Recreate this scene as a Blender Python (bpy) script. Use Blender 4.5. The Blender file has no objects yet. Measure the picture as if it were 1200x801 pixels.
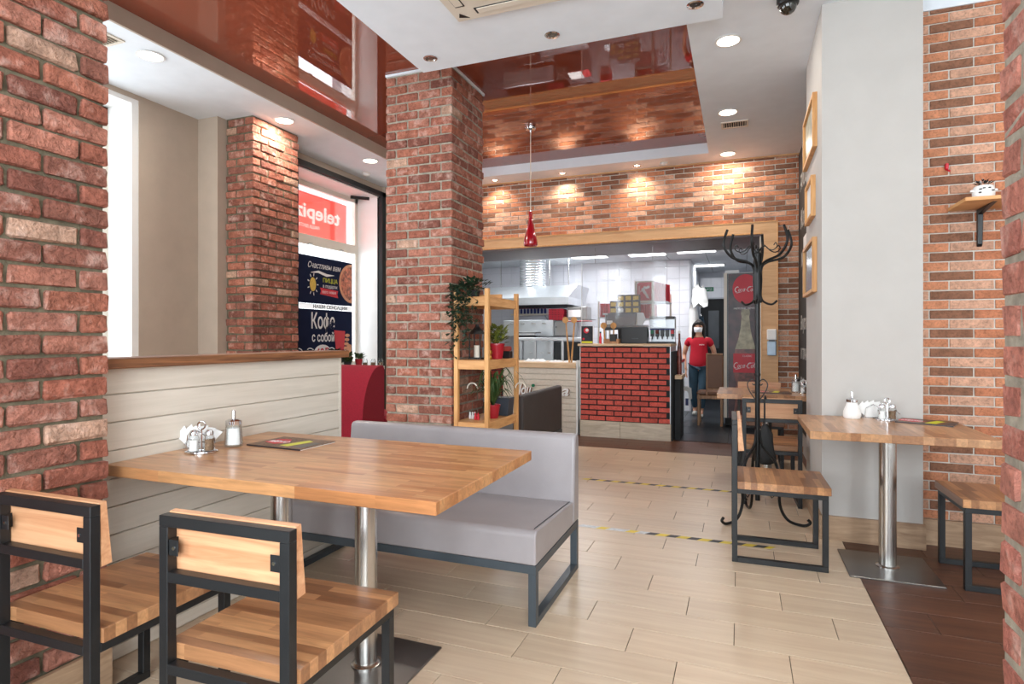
import bpy, math, random
from mathutils import Vector, Matrix
random.seed(7)
SC = bpy.context.scene
COL = SC.collection
R = math.radians

# ------------------------------------------------------------------ camera, world, lights, exposure
cam_d = bpy.data.cameras.new('camera')
cam_d.sensor_width = 36.0
cam_d.lens = 36.0 * 694.0 / 1200.0
cam_d.shift_y = -5.5 / 1200.0
cam_d.clip_start = 0.02
cam = bpy.data.objects.new('camera', cam_d)
COL.objects.link(cam)
cam.location = (0, 0, 1.22)
cam.rotation_euler = (R(90), 0, math.atan(268 / 694))
SC.camera = cam

world = bpy.data.worlds.new('overcast_sky')
SC.world = world
world.use_nodes = True
bg = world.node_tree.nodes['Background']
bg.inputs[0].default_value = (0.86, 0.92, 1.0, 1)
bg.inputs[1].default_value = 2.2

SC.view_settings.view_transform = 'Standard'
SC.view_settings.look = 'None'
SC.view_settings.gamma = 1.0
SC.view_settings.exposure = 0.07
SC.view_settings.use_curve_mapping = False


def area(name, loc, rot, sx, sy, power, color=(1, 1, 1)):
    l = bpy.data.lights.new(name, 'AREA')
    l.shape = 'RECTANGLE'
    l.size, l.size_y = sx, sy
    l.energy = power
    l.color = color
    o = bpy.data.objects.new(name, l)
    o.location = loc
    o.rotation_euler = rot
    COL.objects.link(o)
    return o


DAY = (0.86, 0.94, 1.0)
# daylight entering the side windows (left) and the glazed street front behind the camera
area('daylight_window_side', (-5.35, 2.35, 1.95), (0, R(-90), 0), 2.3, 2.1, 80, DAY)
area('daylight_window_poster', (-5.35, 6.0, 1.95), (0, R(-90), 0), 2.2, 1.7, 100, DAY)
area('daylight_window_rear', (-5.35, -0.6, 1.95), (0, R(-90), 0), 2.3, 2.1, 110, DAY)
area('daylight_front_left', (-2.9, -2.75, 1.75), (R(90), 0, 0), 2.6, 2.5, 130, DAY)
area('daylight_front_right', (0.9, -2.75, 1.75), (R(90), 0, 0), 2.6, 2.5, 285, DAY)

# ------------------------------------------------------------------ helpers


def lin(c, k=1.0):
    return tuple(((v / 255.0) / 12.92 if v / 255.0 <= 0.04045 else (((v / 255.0) + 0.055) / 1.055) ** 2.4) * k for v in c[:3]) + (1,)


class NT:
    def __init__(s, name):
        s.m = bpy.data.materials.new(name)
        s.m.use_nodes = True
        s.t = s.m.node_tree
        s.b = s.t.nodes['Principled BSDF']
        s.out = s.t.nodes['Material Output']

    def n(s, typ, **k):
        nd = s.t.nodes.new(typ)
        for a, v in k.items():
            setattr(nd, a, v)
        return nd

    def l(s, a, b):
        s.t.links.new(a, b)

    def mix(s, fac, a, b, mode='MIX'):
        m = s.n('ShaderNodeMix', data_type='RGBA', blend_type=mode)
        if isinstance(fac, (int, float)):
            m.inputs[0].default_value = fac
        else:
            s.l(fac, m.inputs[0])
        for v, i in ((a, 6), (b, 7)):
            if isinstance(v, tuple):
                m.inputs[i].default_value = v
            else:
                s.l(v, m.inputs[i])
        return m.outputs[2]

    def coords(s, scale=(1, 1, 1), rot=(0, 0, 0), rnd=True):
        tc = s.n('ShaderNodeTexCoord')
        mp = s.n('ShaderNodeMapping')
        mp.inputs['Scale'].default_value = scale
        mp.inputs['Rotation'].default_value = rot
        s.l(tc.outputs['Object'], mp.inputs['Vector'])
        if rnd:
            oi = s.n('ShaderNodeObjectInfo')
            mu = s.n('ShaderNodeMath', operation='MULTIPLY')
            mu.inputs[1].default_value = 37.0
            s.l(oi.outputs['Random'], mu.inputs[0])
            s.l(mu.outputs[0], mp.inputs['Location'])
        return mp.outputs[0]

    def noise(s, vec, scale=5, detail=4, rough=0.55, dist=0.0):
        n = s.n('ShaderNodeTexNoise')
        n.inputs['Scale'].default_value = scale
        n.inputs['Detail'].default_value = detail
        n.inputs['Roughness'].default_value = rough
        n.inputs['Distortion'].default_value = dist
        s.l(vec, n.inputs['Vector'])
        return n.outputs['Fac']

    def ramp(s, fac, stops):
        r = s.n('ShaderNodeValToRGB')
        e = r.color_ramp.elements
        while len(e) < len(stops):
            e.new(0.5)
        for el, (p, c) in zip(e, stops):
            el.position = p
            el.color = c
        s.l(fac, r.inputs[0])
        return r.outputs[0]

    def bump(s, h, strength=0.3, dist=0.01):
        b = s.n('ShaderNodeBump')
        b.inputs['Strength'].default_value = strength
        b.inputs['Distance'].default_value = dist
        s.l(h, b.inputs['Height'])
        s.l(b.outputs[0], s.b.inputs['Normal'])


def g(v):
    return (v, v, v, 1)


def plain(name, c, rough=0.5, metal=0.0, var=0.06, scale=6, bump=0.0, bscale=60, coat=0.0, spec=None, emit=None, estr=0):
    t = NT(name)
    v = t.coords()
    n = t.noise(v, scale, 3)
    a = lin(c)
    lo = tuple(x * (1 - var * 1.6) for x in a[:3]) + (1,)
    hi = tuple(min(1, x * (1 + var)) for x in a[:3]) + (1,)
    t.l(t.ramp(n, [(0.3, lo), (0.7, hi)]), t.b.inputs['Base Color'])
    t.b.inputs['Roughness'].default_value = rough
    t.b.inputs['Metallic'].default_value = metal
    if coat:
        t.b.inputs['Coat Weight'].default_value = coat
        t.b.inputs['Coat Roughness'].default_value = 0.05
    if spec is not None:
        t.b.inputs['Specular IOR Level'].default_value = spec
    if bump:
        t.bump(t.noise(v, bscale, 4), bump, 0.004)
    if emit:
        t.b.inputs['Emission Color'].default_value = lin(emit)
        t.b.inputs['Emission Strength'].default_value = estr
    return t.m


def brick_mat(name, rough_bump, bscale, mott=0.35, pale=0.0):
    t = NT(name)
    v = t.coords()
    oi = t.n('ShaderNodeObjectInfo')
    n1 = t.noise(v, 18, 5, 0.6)
    n2 = t.noise(v, 75, 4, 0.65)
    dark = t.ramp(n1, [(0.3, g(1 - mott)), (0.62, g(1.08))])
    c = t.mix(1.0, oi.outputs['Color'], dark, 'MULTIPLY')
    spk = t.ramp(n2, [(0.3, g(0.62)), (0.48, g(1.0)), (0.72, g(1.2))])
    c = t.mix(1.0, c, spk, 'MULTIPLY')
    if pale:
        n3 = t.noise(v, 9, 5, 0.7)
        f = t.ramp(n3, [(0.53, g(0)), (0.72, g(pale))])
        c = t.mix(f, c, lin((214, 186, 172)))
    t.l(c, t.b.inputs['Base Color'])
    t.b.inputs['Roughness'].default_value = 0.85
    t.b.inputs['Specular IOR Level'].default_value = 0.3
    h = t.n('ShaderNodeMath', operation='ADD')
    t.l(t.noise(v, bscale, 6, 0.68, 0.6), h.inputs[0])
    t.l(n1, h.inputs[1])
    t.bump(h.outputs[0], rough_bump, 0.022)
    return t.m


def butcher(name, axis='x', light=(228, 178, 128), dark=(186, 126, 78), rough=0.32, w=0.34, h=0.043):
    """glued staves; axis = the local direction the staves run along"""
    t = NT(name)
    rot = (0, 0, 0) if axis == 'x' else (0, 0, R(90))
    v = t.coords(rot=rot, rnd=False)
    br = t.n('ShaderNodeTexBrick')
    br.offset = 0.37
    br.inputs['Color1'].default_value = g(0)
    br.inputs['Color2'].default_value = g(1)
    br.inputs['Scale'].default_value = 1.0
    br.inputs['Mortar Size'].default_value = 0.0
    br.inputs['Bias'].default_value = 0.0
    br.inputs['Brick Width'].default_value = w
    br.inputs['Row Height'].default_value = h
    t.l(v, br.inputs['Vector'])
    mp = t.n('ShaderNodeMapping')
    mp.inputs['Scale'].default_value = (3.0, 34, 34)
    t.l(v, mp.inputs['Vector'])
    add = t.n('ShaderNodeVectorMath', operation='ADD')
    t.l(mp.outputs[0], add.inputs[0])
    sc = t.n('ShaderNodeVectorMath', operation='SCALE')
    sc.inputs['Scale'].default_value = 9.0
    t.l(br.outputs['Color'], sc.inputs[0])
    t.l(sc.outputs[0], add.inputs[1])
    gr = t.noise(add.outputs[0], 1.6, 5, 0.6, 0.5)
    base = t.ramp(br.outputs['Color'], [(0.0, lin(dark)), (0.45, lin(tuple((a + b) // 2 + 6 for a, b in zip(light, dark)))), (1.0, lin(light))])
    grain = t.ramp(gr, [(0.3, g(0.68)), (0.65, g(1.06))])
    t.l(t.mix(1.0, base, grain, 'MULTIPLY'), t.b.inputs['Base Color'])
    t.b.inputs['Roughness'].default_value = rough
    t.b.inputs['Coat Weight'].default_value = 0.22
    t.b.inputs['Coat Roughness'].default_value = 0.14
    t.bump(gr, 0.06, 0.002)
    return t.m


def wood(name, c1, c2, stretch=(2, 30, 30), rough=0.5, bump=0.15, knots=0.0):
    t = NT(name)
    v = t.coords(scale=stretch)
    n = t.noise(v, 1.3, 6, 0.6, 0.9)
    t.l(t.ramp(n, [(0.32, lin(c1)), (0.66, lin(c2))]), t.b.inputs['Base Color'])
    t.b.inputs['Roughness'].default_value = rough
    t.bump(n, bump, 0.003)
    return t.m


def flat(name, c, rough=0.6, metal=0, emit=None, estr=0.0, alpha=None, spec=0.4):
    t = NT(name)
    v = t.coords()
    n = t.noise(v, 12, 2)
    a = lin(c)
    t.l(t.ramp(n, [(0.3, tuple(x * 0.96 for x in a[:3]) + (1,)), (0.7, a)]), t.b.inputs['Base Color'])
    t.b.inputs['Roughness'].default_value = rough
    t.b.inputs['Metallic'].default_value = metal
    t.b.inputs['Specular IOR Level'].default_value = spec
    if emit:
        t.b.inputs['Emission Color'].default_value = lin(emit)
        t.b.inputs['Emission Strength'].default_value = estr
    return t.m


def clear(name, tint=(1, 1, 1), gloss=0.08, rough=0.02, haze=0.0):
    t = NT(name)
    tr = t.n('ShaderNodeBsdfTransparent')
    tr.inputs[0].default_value = tint + (1,)
    gl = t.n('ShaderNodeBsdfGlossy')
    gl.inputs['Roughness'].default_value = rough
    fr = t.n('ShaderNodeLayerWeight')
    fr.inputs[0].default_value = 0.3
    mu = t.n('ShaderNodeMath', operation='MULTIPLY_ADD')
    mu.inputs[1].default_value = 0.5
    mu.inputs[2].default_value = gloss
    t.l(fr.outputs['Fresnel'], mu.inputs[0])
    mx = t.n('ShaderNodeMixShader')
    t.l(mu.outputs[0], mx.inputs[0])
    t.l(tr.outputs[0], mx.inputs[1])
    t.l(gl.outputs[0], mx.inputs[2])
    last = mx.outputs[0]
    if haze:
        df = t.n('ShaderNodeBsdfDiffuse')
        df.inputs[0].default_value = (0.9, 0.9, 0.92, 1)
        m2 = t.n('ShaderNodeMixShader')
        m2.inputs[0].default_value = haze
        t.l(last, m2.inputs[1])
        t.l(df.outputs[0], m2.inputs[2])
        last = m2.outputs[0]
    t.l(last, t.out.inputs['Surface'])
    return t.m


def translucent(name, c, k=0.7):
    t = NT(name)
    df = t.n('ShaderNodeBsdfDiffuse')
    tl = t.n('ShaderNodeBsdfTranslucent')
    v = t.coords()
    col = t.ramp(t.noise(v, 3, 2), [(0.3, tuple(x * 0.95 for x in lin(c)[:3]) + (1,)), (0.7, lin(c))])
    t.l(col, df.inputs[0])
    t.l(col, tl.inputs[0])
    mx = t.n('ShaderNodeMixShader')
    mx.inputs[0].default_value = k
    t.l(df.outputs[0], mx.inputs[1])
    t.l(tl.outputs[0], mx.inputs[2])
    t.l(mx.outputs[0], t.out.inputs['Surface'])
    return t.m


M = {}
M['brick'] = brick_mat('rough_red_brick', 0.85, 42, 0.36, 0.7)
M['brick_near'] = brick_mat('coarse_red_brick', 1.0, 26, 0.32, 0.6)
M['longbrick'] = brick_mat('long_clay_brick', 0.45, 60, 0.25)
M['redtile'] = brick_mat('red_clinker', 0.3, 60, 0.18)
M['mortar'] = plain('grey_mortar', (158, 150, 134), 0.95, var=0.2, scale=30, bump=0.8, bscale=140)
M['mortar_dark'] = plain('dark_mortar', (110, 102, 82), 0.95, var=0.2, scale=30, bump=0.8, bscale=140)
M['mortar_light'] = plain('light_mortar', (214, 210, 200), 0.9, var=0.08, scale=30, bump=0.4, bscale=140)
M['mortar_black'] = plain('black_mortar', (38, 42, 44), 0.8, var=0.1)
M['white'] = plain('white_ceiling_paint', (232, 238, 244), 0.8, var=0.02)
M['slab'] = plain('white_dropped_panel_paint', (236, 243, 250), 0.7, var=0.02)
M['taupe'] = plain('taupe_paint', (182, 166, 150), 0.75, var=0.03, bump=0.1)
M['greywall'] = plain('warm_grey_wall_paint', (190, 186, 181), 0.8, var=0.02, bump=0.12, bscale=220)
M['whitewall'] = plain('white_wall_paint', (238, 238, 236), 0.75, var=0.02)
t = NT('red_lacquer_stretch_ceiling')
v = t.coords(rnd=False)
t.l(t.ramp(t.noise(v, 1.2, 2), [(0.3, lin((134, 64, 44))), (0.7, lin((142, 70, 48)))]), t.b.inputs['Base Color'])
t.b.inputs['Roughness'].default_value = 0.015
t.b.inputs['IOR'].default_value = 2.0
t.b.inputs['Specular Tint'].default_value = (1.0, 0.86, 0.8, 1)
t.bump(t.noise(v, 0.9, 0), 0.035, 0.02)
M['lacquer'] = t.m


def tilemat(name, a, b, rough, gloss_bump=0.05):
    t = NT(name)
    v = t.coords(scale=(1.2, 16, 16))
    n = t.noise(v, 1.6, 5, 0.6, 0.6)
    oi = t.n('ShaderNodeObjectInfo')
    c = t.ramp(n, [(0.3, lin(a)), (0.7, lin(b))])
    vr = t.ramp(oi.outputs['Random'], [(0, g(0.93)), (1, g(1.04))])
    t.l(t.mix(1.0, c, vr, 'MULTIPLY'), t.b.inputs['Base Color'])
    t.b.inputs['Roughness'].default_value = rough
    t.bump(n, gloss_bump, 0.002)
    return t.m


M['tile'] = tilemat('beige_wood_look_tile', (198, 174, 148), (214, 194, 168), 0.32)
M['tile_brown'] = tilemat('brown_wood_look_tile', (74, 46, 34), (104, 68, 50), 0.4)
M['tile_slate'] = tilemat('dark_slate_tile', (50, 54, 60), (66, 70, 76), 0.3)
M['grout'] = plain('brown_grout', (88, 78, 66), 0.9, var=0.1)
M['tile_white'] = plain('white_glazed_tile', (226, 226, 232), 0.2, var=0.02)
M['grout_white'] = plain('pale_grout', (196, 198, 204), 0.8, var=0.02)
M['oak'] = butcher('oak_staves_along_x', 'x', light=(216, 162, 110), dark=(184, 124, 78), h=0.03, w=0.3)
M['oaky'] = butcher('oak_staves_along_y', 'y', light=(206, 156, 110), dark=(160, 110, 72))
M['oakseat'] = butcher('oak_seat_staves', 'x', light=(204, 150, 102), dark=(136, 90, 58), h=0.032, w=0.4)
M['oakboard'] = wood('oak_backrest_board', (190, 130, 90), (222, 170, 128), (1.5, 22, 26), 0.45)
M['pine'] = wood('pine_rack_wood', (196, 138, 80), (224, 172, 112), (24, 24, 2), 0.5)
M['beamwood'] = wood('light_oak_veneer', (196, 150, 104), (216, 174, 128), (2, 2, 26), 0.5, 0.05)
M['rustic'] = wood('rustic_brown_wood', (96, 60, 38), (158, 106, 68), (14, 2, 30), 0.55, 0.4)
M['skirt'] = wood('weathered_oak_skirting_tile', (142, 112, 86), (182, 152, 122), (3, 3, 22), 0.5, 0.1)
M['skirt_pale'] = wood('pale_skirting_tile', (182, 168, 146), (214, 202, 182), (3, 3, 22), 0.5, 0.1)
M['board'] = wood('cream_painted_board', (208, 199, 184), (220, 211, 197), (24, 1.5, 24), 0.45, 0.06)
M['blackmetal'] = plain('charcoal_powder_coat', (24, 26, 28), 0.42, 0.0, var=0.1, bump=0.1, bscale=400, spec=0.5)
M['benchmetal'] = plain('slate_grey_powder_coat', (66, 74, 80), 0.42, 0.1, var=0.06)
M['iron'] = plain('black_wrought_iron', (11, 12, 13), 0.35, 0.0, var=0.1, spec=0.35)
M['steel'] = plain('brushed_stainless_steel', (206, 204, 200), 0.24, 1.0, var=0.04)
M['steelplate'] = plain('brushed_steel_plate', (136, 134, 132), 0.3, 1.0, var=0.12, scale=3)
M['chrome'] = plain('chrome', (220, 220, 222), 0.08, 1.0, var=0.02)
M['steel_dull'] = plain('dull_stainless_steel', (190, 194, 198), 0.38, 0.85, var=0.05)
M['leather'] = plain('grey_leatherette', (156, 150, 151), 0.3, 0, var=0.04, bump=0.12, bscale=160, spec=0.5)
M['darkfabric'] = plain('charcoal_upholstery', (66, 60, 58), 0.7, 0, var=0.08)
M['redfabric'] = plain('crimson_felt_upholstery', (150, 24, 44), 0.95, 0, var=0.18, scale=140, bump=0.3, bscale=300)
M['black'] = plain('black_plastic', (24, 25, 27), 0.35, 0, var=0.08)
M['blackmatt'] = plain('matt_black_paint', (28, 29, 30), 0.7, 0, var=0.1)
M['darkgrey'] = plain('dark_grey_plastic', (62, 66, 72), 0.35, 0, var=0.08)
M['whiteplastic'] = plain('white_plastic', (236, 236, 234), 0.4, 0, var=0.02)
M['cream'] = plain('cream_plastic', (226, 216, 200), 0.45, 0, var=0.02)
M['pvc'] = plain('cream_window_frame', (224, 218, 206), 0.5, 0, var=0.02)
M['glass'] = clear('window_glass', (1, 1, 1), 0.03)
M['acrylic'] = clear('clear_acrylic', (0.95, 0.96, 0.97), 0.03, 0.05, haze=0.10)
M['jarglass'] = clear('jar_glass', (0.97, 0.98, 0.98), 0.0, 0.03)
M['sugar'] = plain('white_sugar', (244, 243, 240), 0.9, 0, var=0.03)
M['napkin'] = plain('white_paper_napkin', (240, 240, 238), 0.9, 0, var=0.02)
M['ceramic'] = plain('white_ceramic', (238, 238, 236), 0.2, 0, var=0.01)
M['pepper'] = plain('ground_pepper', (140, 112, 86), 0.9, 0, var=0.3, scale=80)
M['redpot'] = plain('red_flower_pot', (166, 26, 40), 0.3, 0, var=0.05)
M['leaf'] = plain('green_leaf', (58, 84, 40), 0.5, 0, var=0.35, scale=20)
M['leaf_dark'] = plain('dark_ivy_leaf', (32, 54, 34), 0.5, 0, var=0.35, scale=20)
M['leaf_yellow'] = plain('olive_leaf', (112, 120, 50), 0.5, 0, var=0.35, scale=20)
M['soil'] = plain('potting_soil', (52, 38, 28), 0.95, 0, var=0.3)
M['redglass'] = plain('glossy_red_glass', (168, 14, 30), 0.06, 0, var=0.05, coat=1.0)
M['opal'] = flat('opal_lamp_glass', (250, 246, 240), 0.4)
M['led'] = flat('lit_lamp_diffuser', (255, 248, 235), 0.5, emit=(255, 244, 222), estr=9.0)
M['ledpanel'] = flat('lit_ceiling_panel', (255, 255, 255), 0.5, emit=(250, 252, 255), estr=5.0)
M['bulb'] = flat('lit_spot_bulb', (255, 240, 220), 0.5, emit=(255, 236, 205), estr=18.0)
M['redbox'] = plain('red_cardboard', (196, 30, 52), 0.6, 0, var=0.06)
M['yellowlabel'] = plain('yellow_card_label', (224, 190, 84), 0.6, 0, var=0.12, scale=40)
M['cup'] = plain('white_paint_print', (240, 240, 238), 0.6, 0, var=0.01)
M['chalkboard'] = plain('black_chalkboard', (46, 44, 42), 0.7, 0, var=0.2, scale=3)
M['chalk'] = plain('white_chalk', (200, 198, 192), 0.9, 0, var=0.15, scale=30)
M['skin'] = plain('skin', (214, 160, 132), 0.55, 0, var=0.04)
M['hair'] = plain('dark_brown_hair', (30, 20, 18), 0.5, 0, var=0.3, scale=60)
M['shirt'] = plain('crimson_cotton', (184, 14, 40), 0.85, 0, var=0.06)
M['jeans'] = plain('blue_grey_denim', (52, 78, 96), 0.85, 0, var=0.1)
M['shoe'] = plain('pale_shoe', (200, 198, 190), 0.7, 0, var=0.05)
M['mask'] = plain('white_face_mask', (228, 230, 236), 0.8, 0, var=0.02)
M['brownleather'] = plain('tan_leather_chair', (120, 78, 50), 0.5, 0, var=0.08)
M['chairwood'] = wood('honey_chair_wood', (150, 108, 76), (190, 146, 108), (20, 20, 2), 0.5)
M['green'] = plain('green_sign', (0, 112, 72), 0.5, 0, var=0.03)
M['tapey'] = plain('yellow_floor_tape', (226, 200, 60), 0.5, 0, var=0.1)
M['tapeb'] = plain('black_floor_tape', (40, 42, 46), 0.5, 0, var=0.1)
M['tapew'] = plain('worn_white_tape', (206, 210, 212), 0.5, 0, var=0.15, scale=40)
M['printred'] = plain('red_print', (206, 34, 52), 0.45, 0, var=0.05)
M['printyellow'] = plain('lime_yellow_print', (214, 216, 50), 0.45, 0, var=0.1)
M['printdark'] = plain('dark_print', (38, 40, 48), 0.3, 0, var=0.35, scale=30)
M['printwhite'] = plain('white_print', (236, 236, 236), 0.5, 0, var=0.02)
M['printbrown'] = plain('food_print', (120, 84, 56), 0.4, 0, var=0.6, scale=90)
M['postblue'] = translucent('dark_poster_film', (44, 50, 74), 0.25)
M['posterwhite'] = translucent('pale_poster_film', (228, 226, 224), 0.4)
M['pizza'] = plain('pizza_print', (190, 110, 80), 0.5, 0, var=0.55, scale=26)
M['crust'] = plain('pizza_crust_print', (214, 150, 110), 0.5, 0, var=0.15, scale=20)
M['signpink'] = translucent('backlit_red_sign_film', (226, 128, 118), 0.75)
M['signwhite'] = flat('white_letters_painted_daylight_glow', (250, 250, 246), 0.6, emit=(255, 255, 250), estr=0.9)  # emission stands in for daylight glowing through the letters; no lamp inside
M['cola_dark'] = plain('dark_brown_fridge_print', (72, 36, 40), 0.35, 0, var=0.7, scale=5)
M['cola_bottle'] = plain('bottle_print', (170, 160, 128), 0.35, 0, var=0.3, scale=14)
M['cola_liquid'] = plain('cola_print', (128, 66, 56), 0.35, 0, var=0.5, scale=16)
M['art'] = plain('framed_picture_print', (176, 178, 160), 0.25, 0, var=0.3, scale=7)
M['art_blue'] = plain('framed_photo_print', (84, 108, 130), 0.2, 0, var=0.6, scale=9)
M['paper'] = plain('white_paper', (234, 234, 232), 0.8, 0, var=0.04)
M['brushed_dark'] = plain('dark_oven_interior', (42, 44, 46), 0.5, 0.3, var=0.15)
M['blue'] = plain('blue_bottle_plastic', (44, 56, 120), 0.4, 0, var=0.1)
M['lightwood'] = wood('pale_worktop', (200, 168, 132), (224, 196, 160), (2, 20, 20), 0.45, 0.05)
M['ceilgrid'] = plain('grey_ceiling_grid', (150, 154, 158), 0.6, 0, var=0.03)
M['ceiltile'] = plain('grey_ceiling_tile', (214, 218, 222), 0.8, 0, var=0.03)
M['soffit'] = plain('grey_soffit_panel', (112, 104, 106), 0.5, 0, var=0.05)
M['duct'] = plain('shiny_duct_metal', (220, 224, 226), 0.22, 0.9, var=0.05)
M['spoonwood'] = plain('spoon_wood', (202, 150, 90), 0.6, 0, var=0.25, scale=12)


def link(o, parent=None):
    COL.objects.link(o)
    if parent is not None:
        o.parent = parent
    return o


class MB:
    def __init__(s):
        s.v = []
        s.f = []
        s.mi = []
        s.cur = 0

    def add(s, vs, fs):
        b = len(s.v)
        s.v += [tuple(p) for p in vs]
        for f in fs:
            s.f.append(tuple(i + b for i in f))
            s.mi.append(s.cur)
        return s

    def box(s, x0, y0, z0, x1, y1, z1):
        if x0 > x1: x0, x1 = x1, x0
        if y0 > y1: y0, y1 = y1, y0
        if z0 > z1: z0, z1 = z1, z0
        return s.add([(x0, y0, z0), (x1, y0, z0), (x1, y1, z0), (x0, y1, z0), (x0, y0, z1), (x1, y0, z1), (x1, y1, z1), (x0, y1, z1)],
                     [(0, 3, 2, 1), (4, 5, 6, 7), (0, 1, 5, 4), (1, 2, 6, 5), (2, 3, 7, 6), (3, 0, 4, 7)])

    def cbox(s, x0, y0, z0, x1, y1, z1, ch=0.004, jit=0.0, rng=random):
        c = [(x0 + x1) / 2, (y0 + y1) / 2, (z0 + z1) / 2]
        h = [abs(x1 - x0) / 2, abs(y1 - y0) / 2, abs(z1 - z0) / 2]
        ch = min(ch, min(h) * 0.9)
        vs = []
        idx = {}
        for sx in (-1, 1):
            for sy in (-1, 1):
                for sz in (-1, 1):
                    for a in range(3):
                        d = [h[0] - ch, h[1] - ch, h[2] - ch]
                        d[a] += ch
                        sg = (sx, sy, sz)
                        idx[(sx, sy, sz, a)] = len(vs)
                        vs.append(tuple(c[k] + sg[k] * d[k] + (rng.uniform(-jit, jit) if jit else 0) for k in range(3)))
        fs = []
        for a in range(3):
            b, d = (a + 1) % 3, (a + 2) % 3
            for sa in (-1, 1):
                q = []
                for sb, sd in ((-1, -1), (1, -1), (1, 1), (-1, 1)):
                    k = [0, 0, 0]
                    k[a], k[b], k[d] = sa, sb, sd
                    q.append(idx[(k[0], k[1], k[2], a)])
                fs.append(tuple(q if sa > 0 else q[::-1]))
            for sb in (-1, 1):
                for sd in (-1, 1):
                    k0 = [0, 0, 0]; k1 = [0, 0, 0]
                    k0[a], k0[b], k0[d] = -1, sb, sd
                    k1[a], k1[b], k1[d] = 1, sb, sd
                    q = [idx[tuple(k0) + (b,)], idx[tuple(k1) + (b,)], idx[tuple(k1) + (d,)], idx[tuple(k0) + (d,)]]
                    fs.append(tuple(q if sb * sd > 0 else q[::-1])) if False else fs.append(tuple(q if sb * sd < 0 else q[::-1]))
        for sx in (-1, 1):
            for sy in (-1, 1):
                for sz in (-1, 1):
                    q = [idx[(sx, sy, sz, a)] for a in range(3)]
                    fs.append(tuple(q if sx * sy * sz > 0 else q[::-1]))
        return s.add(vs, fs)

    def obox(s, p0, p1, w, h, up=(0, 0, 1)):
        """bar from p0 to p1 with section w (sideways) x h (up)"""
        p0, p1 = Vector(p0), Vector(p1)
        d = (p1 - p0).normalized()
        u = Vector(up)
        if abs(d.dot(u)) > 0.95:
            u = Vector((0, 1, 0))
        sd = d.cross(u).normalized()
        u = sd.cross(d).normalized()
        vs = []
        for p in (p0, p1):
            for a, b in ((-1, -1), (1, -1), (1, 1), (-1, 1)):
                vs.append(p + sd * a * w / 2 + u * b * h / 2)
        return s.add(vs, [(0, 1, 2, 3), (7, 6, 5, 4), (0, 4, 5, 1), (1, 5, 6, 2), (2, 6, 7, 3), (3, 7, 4, 0)])

    def tube(s, pts, r, n=10, cap=True):
        pts = [Vector(p) for p in pts]
        rs = r if isinstance(r, (list, tuple)) else [r] * len(pts)
        vs = []
        last = None
        for i, p in enumerate(pts):
            a = pts[max(i - 1, 0)]
            b = pts[min(i + 1, len(pts) - 1)]
            d = (b - a).normalized()
            if last is None:
                u = Vector((0, 0, 1)) if abs(d.z) < 0.9 else Vector((1, 0, 0))
            else:
                u = last
            u = (u - d * u.dot(d)).normalized()
            last = u
            w = d.cross(u)
            for k in range(n):
                t = 2 * math.pi * k / n
                vs.append(p + (u * math.cos(t) + w * math.sin(t)) * rs[i])
        fs = []
        for i in range(len(pts) - 1):
            for k in range(n):
                fs.append((i * n + k, i * n + (k + 1) % n, (i + 1) * n + (k + 1) % n, (i + 1) * n + k))
        if cap:
            fs.append(tuple(range(n))[::-1])
            fs.append(tuple(range((len(pts) - 1) * n, len(pts) * n)))
        return s.add(vs, fs)

    def lathe(s, prof, n=20, c=(0, 0, 0), cap=True):
        vs = []
        for r, z in prof:
            for k in range(n):
                t = 2 * math.pi * k / n
                vs.append((c[0] + r * math.cos(t), c[1] + r * math.sin(t), c[2] + z))
        fs = []
        for i in range(len(prof) - 1):
            for k in range(n):
                fs.append((i * n + k, i * n + (k + 1) % n, (i + 1) * n + (k + 1) % n, (i + 1) * n + k))
        if cap:
            if prof[0][0] > 1e-5: fs.append(tuple(range(n))[::-1])
            if prof[-1][0] > 1e-5: fs.append(tuple(range((len(prof) - 1) * n, len(prof) * n)))
        return s.add(vs, fs)

    def prism(s, poly, axis, a, b):
        """poly: 2-D outline in the two other axes (x: yz, y: xz, z: xy)"""
        def P(q, w):
            return {'x': (w, q[0], q[1]), 'y': (q[0], w, q[1]), 'z': (q[0], q[1], w)}[axis]
        n = len(poly)
        vs = [P(q, a) for q in poly] + [P(q, b) for q in poly]
        fs = [tuple(range(n))[::-1], tuple(range(n, 2 * n))]
        for i in range(n):
            j = (i + 1) % n
            fs.append((i, j, n + j, n + i))
        return s.add(vs, fs)

    def mesh(s, name, mats, smooth=False):
        me = bpy.data.meshes.new(name)
        me.from_pydata(s.v, [], s.f)
        for m in mats if isinstance(mats, (list, tuple)) else [mats]:
            me.materials.append(m)
        if any(s.mi):
            me.polygons.foreach_set('material_index', s.mi)
        if smooth:
            me.shade_smooth()
            if smooth != 'all':
                me.set_sharp_from_angle(angle=R(40))
        me.update()
        return me

    def build(s, name, mats, parent=None, smooth=False, loc=None, rot=None, bevel=0.0, seg=2):
        o = bpy.data.objects.new(name, s.mesh(name, mats, smooth))
        if loc: o.location = loc
        if rot: o.rotation_euler = rot
        link(o, parent)
        if bevel:
            b = o.modifiers.new('bevel', 'BEVEL')
            b.width = bevel
            b.segments = seg
            b.limit_method = 'ANGLE'
            if smooth is False:
                for p in o.data.polygons: p.use_smooth = True
                b.harden_normals = True
        return o


def tag(o, label, cat, group=None, kind=None):
    o['label'] = label
    o['category'] = cat
    if group: o['group'] = group
    if kind: o['kind'] = kind
    return o


def thing(name, label, cat, loc=(0, 0, 0), rz=0.0, group=None):
    o = bpy.data.objects.new(name, None)
    o.empty_display_size = 0.05
    o.location = loc
    o.rotation_euler = (0, 0, rz)
    COL.objects.link(o)
    return tag(o, label, cat, group)


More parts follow.
